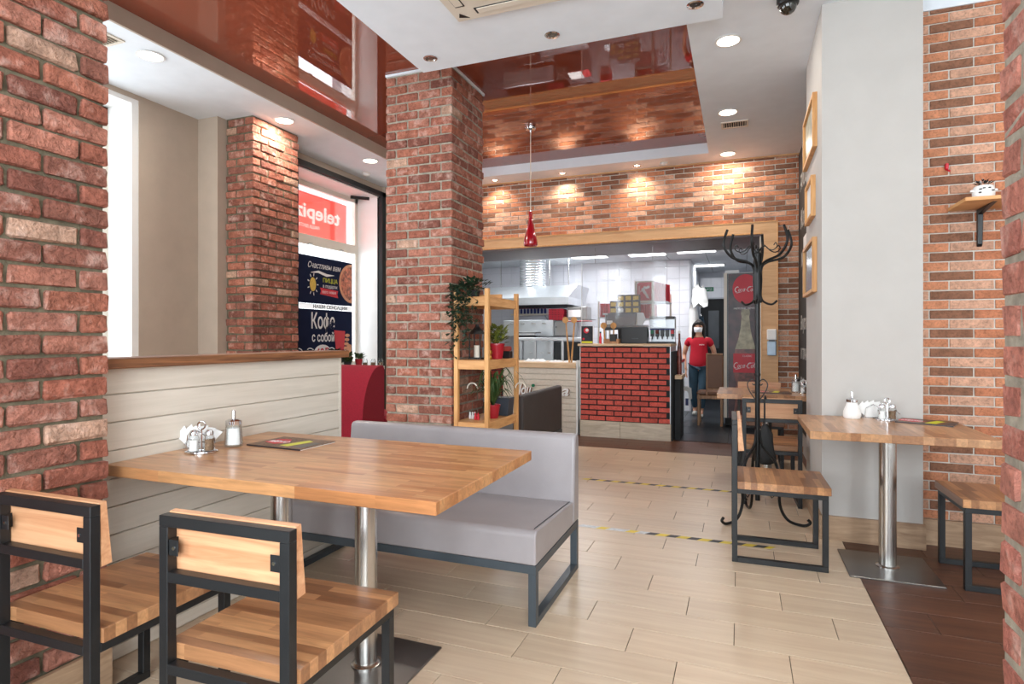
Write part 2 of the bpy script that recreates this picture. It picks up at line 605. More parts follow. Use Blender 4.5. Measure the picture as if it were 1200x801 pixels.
def struct(name, mb, m, smooth=False):
    o = mb.build(name, m, None, smooth)
    o['kind'] = 'structure'
    return o


def dup(root, loc, rz, label, group=None):
    def cp(o, par):
        c = o.copy()
        COL.objects.link(c)
        if par is not None: c.parent = par
        for ch in list(o.children):
            cp(ch, c)
        return c
    r = cp(root, None)
    r.location = loc
    r.rotation_euler = (0, 0, rz)
    r['label'] = label
    if group: r['group'] = group
    return r


def textmesh(name, body, size, m, parent, origin, u, v, align='LEFT', ext=0.0004, shear=0.0, bold=0.0, mirror=False, space=1.0, width=None):
    """flat lettering laid on a surface: u = reading direction, v = up direction"""
    c = bpy.data.curves.new(name, 'FONT')
    c.body = body
    c.size = size
    c.align_x = align
    c.extrude = ext
    c.shear = shear
    c.offset = bold
    c.space_character = space
    c.resolution_u = 3
    tmp = bpy.data.objects.new(name, c)
    COL.objects.link(tmp)
    dg = bpy.context.evaluated_depsgraph_get()
    dg.update()
    me = bpy.data.meshes.new_from_object(tmp.evaluated_get(dg))
    COL.objects.unlink(tmp)
    bpy.data.objects.remove(tmp)
    me.name = name
    me.materials.clear()
    me.materials.append(m)
    u = Vector(u).normalized(); v = Vector(v).normalized()
    n = u.cross(v)
    xs = [q.co.x for q in me.vertices]
    k = 1.0
    if width and xs:
        k = width / (max(xs) - min(xs))
    for q in me.vertices:
        x = q.co.x * k * (-1 if mirror else 1)
        q.co = u * x + v * q.co.y + n * q.co.z
    o = bpy.data.objects.new(name, me)
    o.location = origin
    return link(o, parent)


def ribbon(mb, pts, w, origin, u, v, lift=0.0005):
    """flat brush stroke on a surface (list of 2-D points; w may vary)"""
    u = Vector(u); v = Vector(v); n = u.cross(v).normalized(); o = Vector(origin) + n * lift
    ws = w if isinstance(w, (list, tuple)) else [w] * len(pts)
    L = []
    for i, p in enumerate(pts):
        a = pts[max(i - 1, 0)]; b = pts[min(i + 1, len(pts) - 1)]
        dx, dy = b[0] - a[0], b[1] - a[1]
        q = math.hypot(dx, dy) or 1
        nx, ny = -dy / q * ws[i] / 2, dx / q * ws[i] / 2
        L.append(o + u * (p[0] + nx) + v * (p[1] + ny))
        L.append(o + u * (p[0] - nx) + v * (p[1] - ny))
    mb.add(L, [(2 * i, 2 * i + 1, 2 * i + 3, 2 * i + 2) for i in range(len(pts) - 1)])


def arc(cx, cy, rx, ry, a0, a1, n=12):
    return [(cx + rx * math.cos(R(a0 + (a1 - a0) * i / n)), cy + ry * math.sin(R(a0 + (a1 - a0) * i / n))) for i in range(n + 1)]


# ------------------------------------------------------------------ bricks
_bcache = {}


def brick_obj(parent, x0, y0, z0, x1, y1, z1, mat, colour, ch, jit, nvar=5, name='brick'):
    sx, sy, sz = round(x1 - x0, 3), round(y1 - y0, 3), round(z1 - z0, 3)
    key = (sx, sy, sz, mat.name, random.randrange(nvar))
    me = _bcache.get(key)
    if me is None:
        rng = random.Random(hash((sx, sy, sz, key[4])) & 0xffff)
        me = MB().cbox(-sx / 2, -sy / 2, -sz / 2, sx / 2, sy / 2, sz / 2, ch, jit, rng).mesh(name, mat)
        _bcache[key] = me
    o = bpy.data.objects.new(name, me)
    o.location = ((x0 + x1) / 2, (y0 + y1) / 2, (z0 + z1) / 2)
    o.color = colour
    link(o, parent)
    return o


def segs(a, b, L, j, off, mn=0.03):
    out = []
    p = a + off
    while p > a: p -= L + j
    while p < b:
        s0, s1 = max(p, a), min(p + L, b)
        if s1 - s0 > mn: out.append((s0, s1))
        p += L + j
    return out


def wall_face(parent, axis, face, out, a, b, z0, z1, course, j, L, offs, depth, mat, pal, ch=0.004, jit=0.0015, prouds=0.003, skip=None, count=[0]):
    """one face of brickwork; axis = direction it runs along, face = plane of the brick faces, out = +1/-1 outward"""
    row = 0
    z = z0
    while z < z1 - 0.012:
        top = min(z + course - j, z1)
        for k, (s0, s1) in enumerate(segs(a, b, L, j, offs[row % len(offs)])):
            if skip and skip(s0, s1, z, top): continue
            pr = random.uniform(-prouds, prouds)
            f0 = face - out * depth
            f1 = face + out * pr
            lo, hi = min(f0, f1), max(f0, f1)
            lo, hi = round(lo, 3), round(hi, 3)
            c = pal(row, k)
            if axis == 'x':
                brick_obj(parent, s0, lo, z, s1, hi, top, mat, c, ch, jit)
            else:
                brick_obj(parent, lo, s0, z, hi, s1, top, mat, c, ch, jit)
        z += course
        row += 1


def shade(c, k):
    return lin(c, k)


REDS = [(176, 110, 88), (168, 102, 82), (182, 120, 100), (160, 98, 80), (174, 116, 98), (152, 98, 82)]


def pal_red(row, k):
    c = random.choice(REDS)
    if random.random() < 0.035: c = (200, 160, 136)
    elif random.random() < 0.12: c = (142, 88, 74)
    return shade(c, random.uniform(0.88, 1.08))


def pal_pink(row, k):
    c = random.choice([(202, 134, 116), (196, 126, 108), (188, 118, 102)])
    return shade(c, random.uniform(0.9, 1.08))


LONG = {'d': (140, 98, 76), 'o': (198, 134, 100), 't': (206, 160, 134), 'r': (186, 120, 88)}


def pal_long(row, k):
    return shade(LONG[random.choice('ddooottr')], random.uniform(0.92, 1.06))


def pal_long_right(row, k):
    seq = [['o', 't', 'o', 't'], ['t', 'd', 'r', 'd']][row % 2]
    return shade(LONG[seq[k % 4]], random.uniform(0.92, 1.06))


# ------------------------------------------------------------------ floor
fl = MB()
fl.box(-5.0, -2.6, -0.1, 3.2, 12.6, -0.004)
floor = struct('floor', fl, M['grout'])


def tile_obj(x0, y0, x1, y1, mat):
    key = ('tile', round(x1 - x0, 3), round(y1 - y0, 3), mat.name)
    me = _bcache.get(key)
    if me is None:
        a, b = round(x1 - x0, 3) / 2, round(y1 - y0, 3) / 2
        me = MB().cbox(-a, -b, -0.008, a, b, 0, 0.0012).mesh('tile', mat)
        _bcache[key] = me
    o = bpy.data.objects.new('tile', me)
    o.location = ((x0 + x1) / 2, (y0 + y1) / 2, 0)
    link(o, floor)


OFF = [0.174, -0.025, 0.37]
row = -8
far = MB()
farb = MB()
while True:
    y0 = 2.508 + 0.1985 * (row - 0) - 0.1985
    y1 = y0 + 0.1955
    if y0 > 7.2: break
    off = OFF[(row + 0) % 3]
    x = off - 0.594 * 8
    while x < 3.0:
        s0, s1 = x + 0.0015, x + 0.594 - 0.0015
        for a, b, kind in ((-4.6, -2.2, 'f'), (-2.2, 0.565, 'b'), (0.568, 3.0, 'n')):
            c0, c1 = max(s0, a), min(s1, b)
            if c1 - c0 < 0.01: continue
            yy1 = y1
            if kind == 'f':
                far.box(c0, y0, -0.008, c1, y1, 0); continue
            if kind == 'n' and c0 > 1.6:
                farb.box(c0, y0, -0.008, c1, y1, 0); continue
            if y1 < 0.85 or (kind == 'n' and (y1 < 1.0 or y0 > 4.2)):
                (far if kind == 'b' else farb).box(c0, y0, -0.008, c1, y1, 0); continue
            tile_obj(c0, y0, c1, yy1, M['tile'] if (kind == 'b' and y0 < 6.33) else M['tile_brown'])
        x += 0.594
    row += 1
o = far.build('tile_field', M['tile'], floor); o['kind'] = 'stuff'
o = farb.build('tile_field', M['tile_brown'], floor); o['kind'] = 'stuff'
y = 7.23
while y < 12.4:
    x = -2.6 if y > 7.9 else -0.74
    while x < 0.3:
        tile_obj(x + 0.002, y + 0.002, min(x + 0.596, 0.6), y + 0.596, M['tile_slate'])
        x += 0.6
    y += 0.6

# ------------------------------------------------------------------ ceiling
ZC = 3.24
ce = MB()
ce.box(-4.9, -2.6, ZC, -3.76, 7.35, ZC + 0.3)
ce.box(-0.326, -2.6, ZC, 3.2, 7.35, ZC + 0.3)
ce.box(-3.76, 6.86, ZC, -0.326, 7.35, ZC + 0.3)
ce.box(-3.76, -2.6, ZC, -0.326, -1.2, ZC + 0.3)
ceiling = struct('ceiling', ce, M['white'])
mb = MB().box(-3.76, -1.2, 3.355, -0.326, 6.86, 3.40)
o = mb.build('stretch_ceiling', M['lacquer'], ceiling)
o['label'] = 'glossy brick-red stretch ceiling film'
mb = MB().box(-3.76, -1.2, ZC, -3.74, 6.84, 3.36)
o = struct('trim_1', mb, M['taupe']); o['label'] = 'upstand along the left edge of the red ceiling recess, tinted light painted on as taupe'  # taupe colour stands in for tinted light on this upstand
mb = MB().box(-3.74, 6.84, ZC, -0.326, 6.86, 3.36)
o = struct('trim_2', mb, M['white']); o['label'] = 'white upstand at the far end of the red ceiling recess'
mb = MB().box(-2.15, 0.4, 3.14, -0.10, 3.78, 3.352)
slab = struct('trim_3', mb, M['slab']); slab['label'] = 'white dropped ceiling panel holding the air conditioner'

# ------------------------------------------------------------------ near-left brick pier
p = MB().box(-2.55, -0.45, 0, -2.075, 1.412, 3.24)
pier = struct('wall_near_left', p, M['mortar_dark'])
pier['label'] = 'near rough red brick pier at the left edge'
wall_face(pier, 'y', -2.06, 1, 0.55, 1.422, 0.155, 3.24, 0.0722, 0.0125, 0.2, [0.0 + 0.872 - 0.2 - 0.2125 * 4, 0.872 - 0.088 - 0.2125 * 4], 0.05, M['brick_near'], pal_red, 0.006, 0.0035, 0.004)
mb = MB().box(-2.062, 0.4, 0, -2.045, 1.425, 0.15)
o = struct('baseboard_near_left', mb, M['skirt'])

# near-right pier
p = MB().box(0.451, 0.55, 0, 1.0, 1.336, 3.24)
pier = struct('wall_near_right', p, M['mortar'])
pier['label'] = 'near pinkish brick pier at the right edge'
wall_face(pier, 'x', 0.545, -1, 0.515, 1.0, 0.0, 3.24, 0.0718, 0.013, 0.2, [0.0, -0.106], 0.05, M['brick_near'], pal_pink, 0.005, 0.003, 0.003)
wall_face(pier, 'y', 0.447, -1, 0.545, 1.342, 0.0, 3.24, 0.0718, 0.013, 0.2, [0.797 - 0.2 - 0.213 * 4, 0.797 - 0.075 - 0.213 * 4], 0.06, M['brick_near'], pal_pink, 0.005, 0.003, 0.003)


def pier_block(name, label, x0, x1, y0, y1, z1, mortar, sidez0=0.0, pal=pal_red, L=0.19, H=0.092, rightx=True):
    c = MB().box(x0 + 0.008, y0 + 0.010, 0, x1 - 0.010, y1 - 0.008, z1)
    w = struct(name, c, mortar)
    w['label'] = label
    course, j = 0.0735, 0.013
    z = z1 - course * int(z1 / course)
    if z > 0.02: z -= course
    z = max(z, 0) if z > -0.001 else z
    row = 0
    while z < z1 - 0.02:
        zb, zt = max(z, 0.0), z + course - j
        if zt - zb > 0.02:
            if row % 2 == 0:
                fr = [(a, b) for a, b in segs(x0, x1, L, j, (x1 - x0) - L - (L + j) * 4)]
                sd = [(a, b) for a, b in segs(y0 + H + j, y1, L, j, 0)]
            else:
                fr = [(a, b) for a, b in segs(x0, x1 - H - j, L, j, (x1 - H - j - x0) - L - (L + j) * 4)]
                sd = [(a, b) for a, b in segs(y0, y1, L, j, 0)]
            for a, b in fr:
                pr = random.choice((-0.003, 0, 0.003))
                xx1 = b + (random.choice((-0.002, 0.002)) if b > x1 - 0.01 else 0)
                brick_obj(w, a, y0 + pr, zb, xx1, y0 + H, zt, M['brick'], pal(row, 0), 0.006, 0.003)
            for a, b in sd:
                pr = random.choice((-0.005, 0, 0.005))
                brick_obj(w, x1 - H, a, zb, x1 + pr, b, zt, M['brick'], pal(row, 0), 0.006, 0.003)
        z += course
        row += 1
    return w


pier_block('wall_middle_pier', 'free-standing red brick pier in the middle of the room', -2.70, -2.10, 4.135, 4.75, 3.335, M['mortar'])
pier_block('wall_window_pier', 'red brick pier between the two left windows', -4.46, -4.137, 4.17, 4.77, 3.24, M['mortar_dark'])
mb = MB().box(-2.70, 4.128, 3.335, -2.095, 4.76, 3.353)
o = struct('trim_4', mb, M['white'])

# ------------------------------------------------------------------ left window wall
w = MB()
w.box(-4.9, 3.50, 0, -4.70, 4.4, 3.24)      # grey wall right of first window
w.box(-5.1, -2.6, 0, -4.70, 3.50, 0.75)
w.box(-5.1, -2.6, 3.2, -4.70, 3.50, 3.24)
w.box(-5.1, 0.85, 0.75, -4.70, 1.15, 3.2)
w.box(-5.1, -1.9, 0.75, -4.70, -2.6, 3.2)
w.box(-4.705, 4.08, 0, -4.46, 4.9, 3.24)    # projecting pilaster
w.box(-4.9, 4.9, 0, -4.46, 5.02, 3.24)
w.box(-5.1, 5.02, 0, -4.50, 6.85, 0.80)
w.box(-5.1, 5.02, 3.12, -4.50, 6.85, 3.24)
w.box(-4.9, 6.80, 0, -4.46, 7.3, 3.24)
wl = struct('wall_left', w, M['taupe'])
# white reveals
w = MB()
w.box(-5.1, 3.44, 0.78, -4.705, 3.502, 3.2)
w.box(-5.1, 1.15, 3.16, -4.705, 3.44, 3.2)
w.box(-5.1, 1.15, 0.75, -4.66, 3.47, 0.79)
o = struct('trim_5', w, M['whitewall']); o['label'] = 'white reveal of the bright left window'
w = MB()
w.box(-5.1, 6.72, 0.80, -4.50, 6.80, 3.12)
w.box(-5.1, 5.02, 3.08, -4.50, 6.72, 3.12)
w.box(-5.1, 5.02, 0.80, -4.42, 6.74, 0.84)
w.box(-5.1, 5.02, 0.84, -4.50, 5.06, 3.08)
o = struct('trim_6', w, M['whitewall']); o['label'] = 'white reveal and sill of the poster window'
# black surround
f = MB()
f.box(-4.52, 6.72, 0.0, -4.44, 6.80, 3.15)
f.box(-4.52, 5.10, 3.09, -4.44, 6.80, 3.15)
f.box(-4.52, 5.05, 0.0, -4.44, 5.12, 3.15)
o = struct('trim_7', f, M['blackmatt']); o['label'] = 'black frame around the poster window niche'


def window(n, label, xg, y0, y1, z0, z1, ztr=None, mull=None):
    f = MB()
    t = 0.06
    f.box(xg - 0.03, y0, z0, xg + 0.03, y0 + t, z1)
    f.box(xg - 0.03, y1 - t, z0, xg + 0.03, y1, z1)
    f.box(xg - 0.03, y0, z0, xg + 0.03, y1, z0 + t)
    f.box(xg - 0.03, y0, z1 - t, xg + 0.03, y1, z1)
    if ztr: f.box(xg - 0.03, y0, ztr - 0.07, xg + 0.035, y1, ztr + 0.05)
    if mull: f.box(xg - 0.03, mull - 0.04, z0, xg + 0.03, mull + 0.04, z1)
    o = struct('window_%d' % n, f, M['pvc'])
    o['label'] = label
    MB().box(xg - 0.004, y0 + t, z0 + t, xg + 0.004, y1 - t, z1 - t).build('pane', M['glass'], o)
    return o


win1 = window(1, 'bright white window beside the near brick pier', -5.02, 1.15, 3.44, 0.79, 3.16, 2.4, 2.3)
win2 = window(2, 'window with hanging posters and a shop sign seen from behind', -4.86, 5.06, 6.72, 0.84, 3.08, 2.40)
win3 = window(3, 'side window behind the camera', -5.02, -1.9, 0.85, 0.79, 3.16)
for yy in (5.75, 6.35):
    MB().box(-4.825, yy - 0.03, 2.335, -4.80, yy + 0.03, 2.35).build('latch', M['steel'], win2)

# shop sign seen from behind, outside the upper pane
sg = thing('shop_sign', 'pink-red backlit shop sign seen mirrored through the upper window pane', 'sign', (-4.93, 0, 0))
MB().box(-0.01, 5.05, 2.44, 0.01, 6.60, 2.98).build('panel', M['signpink'], sg)
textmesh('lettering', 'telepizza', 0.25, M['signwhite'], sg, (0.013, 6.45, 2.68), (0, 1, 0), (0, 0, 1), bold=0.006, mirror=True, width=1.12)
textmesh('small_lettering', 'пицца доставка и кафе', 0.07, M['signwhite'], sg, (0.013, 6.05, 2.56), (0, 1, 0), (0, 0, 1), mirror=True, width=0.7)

# posters on the inside of the lower pane
po = thing('hanging_poster', 'dark poster with a pizza and a red ribbon, upper one in the window', 'poster', (-4.815, 0, 0))
MB().box(-0.006, 5.30, 1.63, 0.0, 6.575, 2.20).build('sheet', M['postblue'], po)
U, V = (0, 1, 0), (0, 0, 1)
textmesh('script', 'Счастливы вам', 0.10, M['printwhite'], po, (0.001, 5.70, 2.06), U, V, shear=0.35, width=0.62)
textmesh('yellow_word', 'ПИЦЦА', 0.075, M['printyellow'], po, (0.001, 5.98, 1.90), U, V, width=0.28)
textmesh('small_words', 'в подарок', 0.06, M['printwhite'], po, (0.001, 5.98, 1.835), U, V, width=0.28)
mb = MB().prism([(5.93, 1.75), (6.28, 1.72), (6.26, 1.765), (6.28, 1.81), (5.93, 1.83), (5.95, 1.79)], 'x', 0.0, 0.002)
mb.build('ribbon', M['printred'], po)
textmesh('ribbon_words', 'ВСЕГО 1 НОЯБРЯ', 0.04, M['printwhite'], po, (0.003, 5.97, 1.765), U, V, width=0.26)
# a cheerful chick drawing: body, wing, crest, legs
mb = MB()
mb.prism(arc(5.80, 1.86, 0.055, 0.085, 0, 360, 18)[:-1], 'x', 0.0, 0.002)
mb.build('lemon_shape', M['yellowlabel'], po)
mb = MB()
for a in range(0, 360, 40):
    ribbon(mb, [(5.80 + 0.07 * math.cos(R(a)), 1.86 + 0.1 * math.sin(R(a))), (5.80 + 0.10 * math.cos(R(a)), 1.86 + 0.135 * math.sin(R(a)))], 0.012, (0.001, 0, 0), U, V)
mb.build('doodle', M['printwhite'], po)['kind'] = 'stuff'
mb = MB().prism([(a, b) for a, b in arc(6.56, 1.925, 0.26, 0.255, 90, 270, 20)], 'x', 0.0, 0.0015)
mb.build('pizza_crust', M['crust'], po)
mb = MB().prism([(a, b) for a, b in arc(6.56, 1.925, 0.225, 0.22, 90, 270, 20)], 'x', 0.0, 0.0025)
mb.build('pizza_topping', M['pizza'], po)
mb = MB()
ribbon(mb, [(5.76, 2.0), (5.9, 2.02), (6.05, 1.99), (6.2, 2.0)], [0.004, 0.03, 0.035, 0.004], (0.001, 0, 0), U, V)
mb.build('brush_stroke', M['printwhite'], po)

pb = thing('poster_band', 'white strip with dark capital letters between the two posters', 'sign', (-4.815, 0, 0))
MB().box(-0.006, 5.30, 1.565, 0.001, 6.575, 1.625).build('sheet', M['posterwhite'], pb)
textmesh('lettering', 'НАШИ СЕНСАЦИИ', 0.055, M['printdark'], pb, (0.002, 5.80, 1.575), U, V, width=0.66, bold=0.0018)

pl = thing('hanging_poster', 'dark coffee poster with a red cup, lower one in the window', 'poster', (-4.815, 0, 0))
MB().box(-0.006, 5.30, 0.90, 0.0, 6.575, 1.56).build('sheet', M['postblue'], pl)
textmesh('script', 'Кофе', 0.26, M['printwhite'], pl, (0.001, 5.76, 1.33), U, V, width=0.44, bold=0.004)
textmesh('script', 'с собой', 0.15, M['printwhite'], pl, (0.001, 5.78, 1.17), U, V, width=0.42, bold=0.003)
mb = MB().prism(arc(5.98, 1.03, 0.16, 0.10, 0, 360, 20)[:-1], 'x', 0.0, 0.0015)
mb.build('price_badge', M['printwhite'], pl)
textmesh('price', '69₽', 0.15, M['printred'], pl, (0.003, 5.86, 0.98), U, V, width=0.24, bold=0.003)
MB().prism([(6.24, 1.04), (6.40, 1.02), (6.42, 1.30), (6.20, 1.31)], 'x', 0.0, 0.002).build('cup', M['printred'], pl)
mb = MB()
for k in range(4):
    mb.prism(arc(6.44 + 0.01 * k, 1.08 + 0.055 * k, 0.05, 0.022, 0, 360, 10)[:-1], 'x', 0.0, 0.0025)
mb.prism([(6.42, 0.95), (6.55, 0.95), (6.55, 1.12), (6.47, 1.14)], 'x', 0, 0.002)
mb.build('hand_drawing', M['crust'], pl)
mb = MB()
for k in range(5):
    ribbon(mb, arc(5.55 + 0.2 * k, 0.99, 0.09, 0.1, 20, 150, 8), 0.012, (0.0012, 0, 0), U, V)
mb.build('doodle', M['printwhite'], pl)['kind'] = 'stuff'

# black door closer / sensor under the lintel
o = MB().tube([(-4.75, 6.45, 3.05), (-4.58, 6.62, 3.05)], 0.022, 10).build('curtain_sensor', M['black'], None, True)
tag(o, 'small black cylinder fixed under the lintel of the poster window', 'sensor')

# remaining shell
w = MB()
w.box(3.0, -2.6, 0, 3.2, 4.2, 3.24)
struct('wall_right', w, M['whitewall'])
w = MB()
w.box(-5.1, -2.6, 0, 3.2, -2.5, 0.45)
w.box(-5.1, -2.6, 3.05, 3.2, -2.5, 3.24)
for a, b in ((-5.1, -4.4), (-1.3, -0.7), (2.4, 3.2)):
    w.box(a, -2.6, 0.45, b, -2.5, 3.05)
struct('wall_back', w, M['whitewall'])

# column + long-brick wall on the right
w = MB()
w.box(0.46, 4.035, 0, 0.98, 4.94, 3.24)
w.box(0.61, 4.94, 0, 0.98, 7.35, 3.24)
wc = struct('wall_column_right', w, M['greywall'])
wc['label'] = 'warm grey plastered column behind the right table'
w = MB().box(0.98, 4.168, 0, 3.2, 4.5, 3.24)
wb = struct('wall_right_brick', w, M['mortar_light'])
wall_face(wb, 'x', 4.16, -1, 0.985, 2.3, 0.15, 3.15, 0.0562, 0.0075, 0.2105, [0.159 - 0.2185, 0.061 - 0.2185], 0.03, M['longbrick'], pal_long_right, 0.002, 0.001, 0.0015)
o = struct('trim_8', MB().box(0.98, 4.152, 3.15, 3.0, 4.17, 3.165), M['white'])
o = struct('wall_right_upper', MB().box(0.98, 4.155, 3.165, 3.0, 4.17, 3.24), M['white'])
sk = struct('baseboard_right', MB().box(0.985, 4.135, 0, 3.0, 4.155, 0.15), M['skirt'])
for a, b in ((0.462, 0.60), (0.603, 0.985)):
    pass
sk = struct('baseboard_column', MB().box(0.45, 4.015, 0, 0.99, 4.034, 0.145), M['skirt'])
MB().box(0.445, 4.016, 0, 0.459, 4.94, 0.145).build('side_piece', M['skirt'], sk)

# chalkboard wall on the right beyond the column
o = thing('chalkboard', 'black chalkboard panel with white lettering beyond the grey column', 'chalkboard', (0.60, 0, 0))
MB().box(-0.01, 4.96, 0.25, 0.008, 7.16, 3.2).build('panel', M['chalkboard'], o)
for i, (txt, z, s, yy) in enumerate((('ПИЦЦА', 2.75, 0.22, 6.95), ('Кофе', 2.35, 0.26, 6.9), ('Меню', 1.95, 0.2, 6.85), ('Вкусно', 1.3, 0.2, 6.9), ('и точно', 1.0, 0.2, 6.9), ('в срок', 0.7, 0.2, 6.9))):
    textmesh('chalk_lettering', txt, s, M['chalk'], o, (-0.012, yy, z), (0, -1, 0), (0, 0, 1), shear=0.2, bold=0.002)
for z in (1.62, 1.78, 2.1):
    MB().box(-0.013, 5.9, z, -0.009, 6.6, z + 0.12).build('pinned_card', M['paper'], o)

# three framed pictures on the column's side
for lab, y0, y1, z0, z1, m, sl in (('tall oak-framed picture, uppermost of three on the grey column', 4.26, 4.90, 2.45, 2.80, 'art', 0), ('small oak-framed print, middle of three on the grey column', 4.35, 4.76, 2.02, 2.29, 'paper', 0), ('oak-framed blue photo, lowest of three on the grey column', 4.27, 4.90, 1.515, 1.87, 'art_blue', 0)):
    p = thing('picture_frame', lab, 'picture', (0.459, 0, 0))
    fr = MB(); t_ = 0.022
    fr.box(-0.028, y0, z0, 0, y0 + t_, z1); fr.box(-0.028, y1 - t_, z0, 0, y1, z1)
    fr.box(-0.028, y0 + t_, z0, 0, y1 - t_, z0 + t_); fr.box(-0.028, y0 + t_, z1 - t_, 0, y1 - t_, z1)
    fr.build('frame', M['pine'], p)
    MB().box(-0.012, y0 + t_, z0 + t_, -0.004, y1 - t_, z1 - t_).build('print', M[m], p)

# ------------------------------------------------------------------ far wall with opening
w = MB()
w.box(-4.9, 7.21, 2.48, 0.63, 7.40, 3.24)
w.box(0.20, 7.21, 0, 0.63, 7.40, 2.48)
w.box(-4.9, 7.21, 0, -3.3, 7.40, 2.48)
wf = struct('wall_far', w, M['mortar_light'])
cnt = [0]
wall_face(wf, 'x', 7.2, -1, -3.30, 0.61, 2.512, 3.225, 0.0577, 0.0105, 0.207, [3.3 - 2.248 - 0.2175 * 5, 3.3 - 2.248 + 0.108 - 0.2175 * 5], 0.03, M['longbrick'], pal_long, 0.002, 0.001, 0.0015)
wall_face(wf, 'x', 7.2, -1, 0.385, 0.61, 0.15, 2.505, 0.0577, 0.0105, 0.207, [0.0, 0.108], 0.03, M['longbrick'], pal_long, 0.002, 0.001, 0.0015)
struct('trim_9', MB().box(-3.74, 7.175, 3.222, 0.61, 7.2, 3.24), M['beamwood'])
f = MB()
f.box(-3.3, 7.155, 2.385, 0.378, 7.205, 2.505)
bm = struct('trim_10', f, M['beamwood']); bm['label'] = 'light oak lintel above the kitchen opening'
f = MB().box(0.222, 7.155, 0, 0.378, 7.205, 2.385)
bm = struct('trim_11', f, M['beamwood']); bm['label'] = 'light oak jamb right of the kitchen opening'
f = MB()
f.box(-3.3, 7.15, 2.372, 0.222, 7.20, 2.384)
f.box(0.214, 7.15, 0, 0.222, 7.20, 2.384)
f.box(0.378, 7.15, 0, 0.386, 7.20, 2.51)
f.box(-3.3, 7.15, 2.503, 0.386, 7.20, 2.511)
bm = struct('trim_12', f, M['pine']); bm['label'] = 'orange oak edging strips of the opening frame'
struct('trim_13', MB().box(-4.9, 7.205, 2.355, 0.22, 8.15, 2.372), M['soffit'])['label'] = 'dark grey soffit under the lintel'
struct('baseboard_far', MB().box(0.386, 7.165, 0, 0.61, 7.19, 0.15), M['skirt'])

# ------------------------------------------------------------------ timber partition with cream boards
pt = thing('partition', 'low partition of cream horizontal boards with a brown timber cap', 'partition', (0, 0, 0))
MB().box(-2.32, 1.43, 0, -2.215, 2.88, 1.10).build('core', M['board'], pt)
z = 1.108
while z > 0.02:
    z0 = max(z - 0.1035, 0.0)
    MB().cbox(-2.216, 1.43, z0 + 0.0015, -2.202, 2.885, z + 0.0005, 0.0028).build('board', M['board'], pt)
    z -= 0.1055
MB().box(-2.325, 2.88, 0, -2.200, 2.90, 1.10).build('end_board', M['board'], pt)
MB().cbox(-2.35, 1.43, 1.102, -2.165, 2.93, 1.142, 0.004, 0.001).build('cap', M['rustic'], pt)

# ------------------------------------------------------------------ tables


def table(label, x0, x1, y0, y1, cols, mat, zt=0.75, th=0.04):
    cx, cy = (x0 + x1) / 2, (y0 + y1) / 2
    t = thing('dining_table', label, 'table', (cx, cy, 0), 0)
    MB().cbox(x0 - cx, y0 - cy, zt - th, x1 - cx, y1 - cy, zt, 0.002).build('tabletop', mat, t)
    for x, y in cols:
        MB().lathe([(0.041, 0.012), (0.041, zt - th - 0.006)], 28, (x - cx, y - cy, 0)).build('column', M['steel'], t, True)
        MB().lathe([(0.055, 0.008), (0.055, 0.014), (0.046, 0.02)], 28, (x - cx, y - cy, 0)).build('collar', M['steel'], t, True)
        MB().cbox(x - cx - 0.207, y - cy - 0.207, 0.0, x - cx + 0.207, y - cy + 0.207, 0.008, 0.002).build('base_plate', M['steelplate'], t)
        MB().box(x - cx - 0.12, y - cy - 0.12, zt - th - 0.008, x - cx + 0.12, y - cy + 0.12, zt - th).build('top_plate', M['steelplate'], t)
    return t


table('large oak butcher-block table against the cream partition', -2.198, -0.81, 1.497, 2.322, [(-1.715, 1.88), (-1.30, 1.86)], M['oak'])
table('square oak table on a steel foot in front of the grey column', 0.325, 1.115, 3.31, 4.012, [(0.725, 3.64)], M['oaky'])
table('far oak table beside the coat rack and chalkboard', -0.186, 0.572, 5.23, 5.93, [(0.21, 5.58)], M['oaky'])

# ------------------------------------------------------------------ chairs
W2, D, HT, TB, ZS = 0.2, 0.47, 0.772, 0.028, 0.44


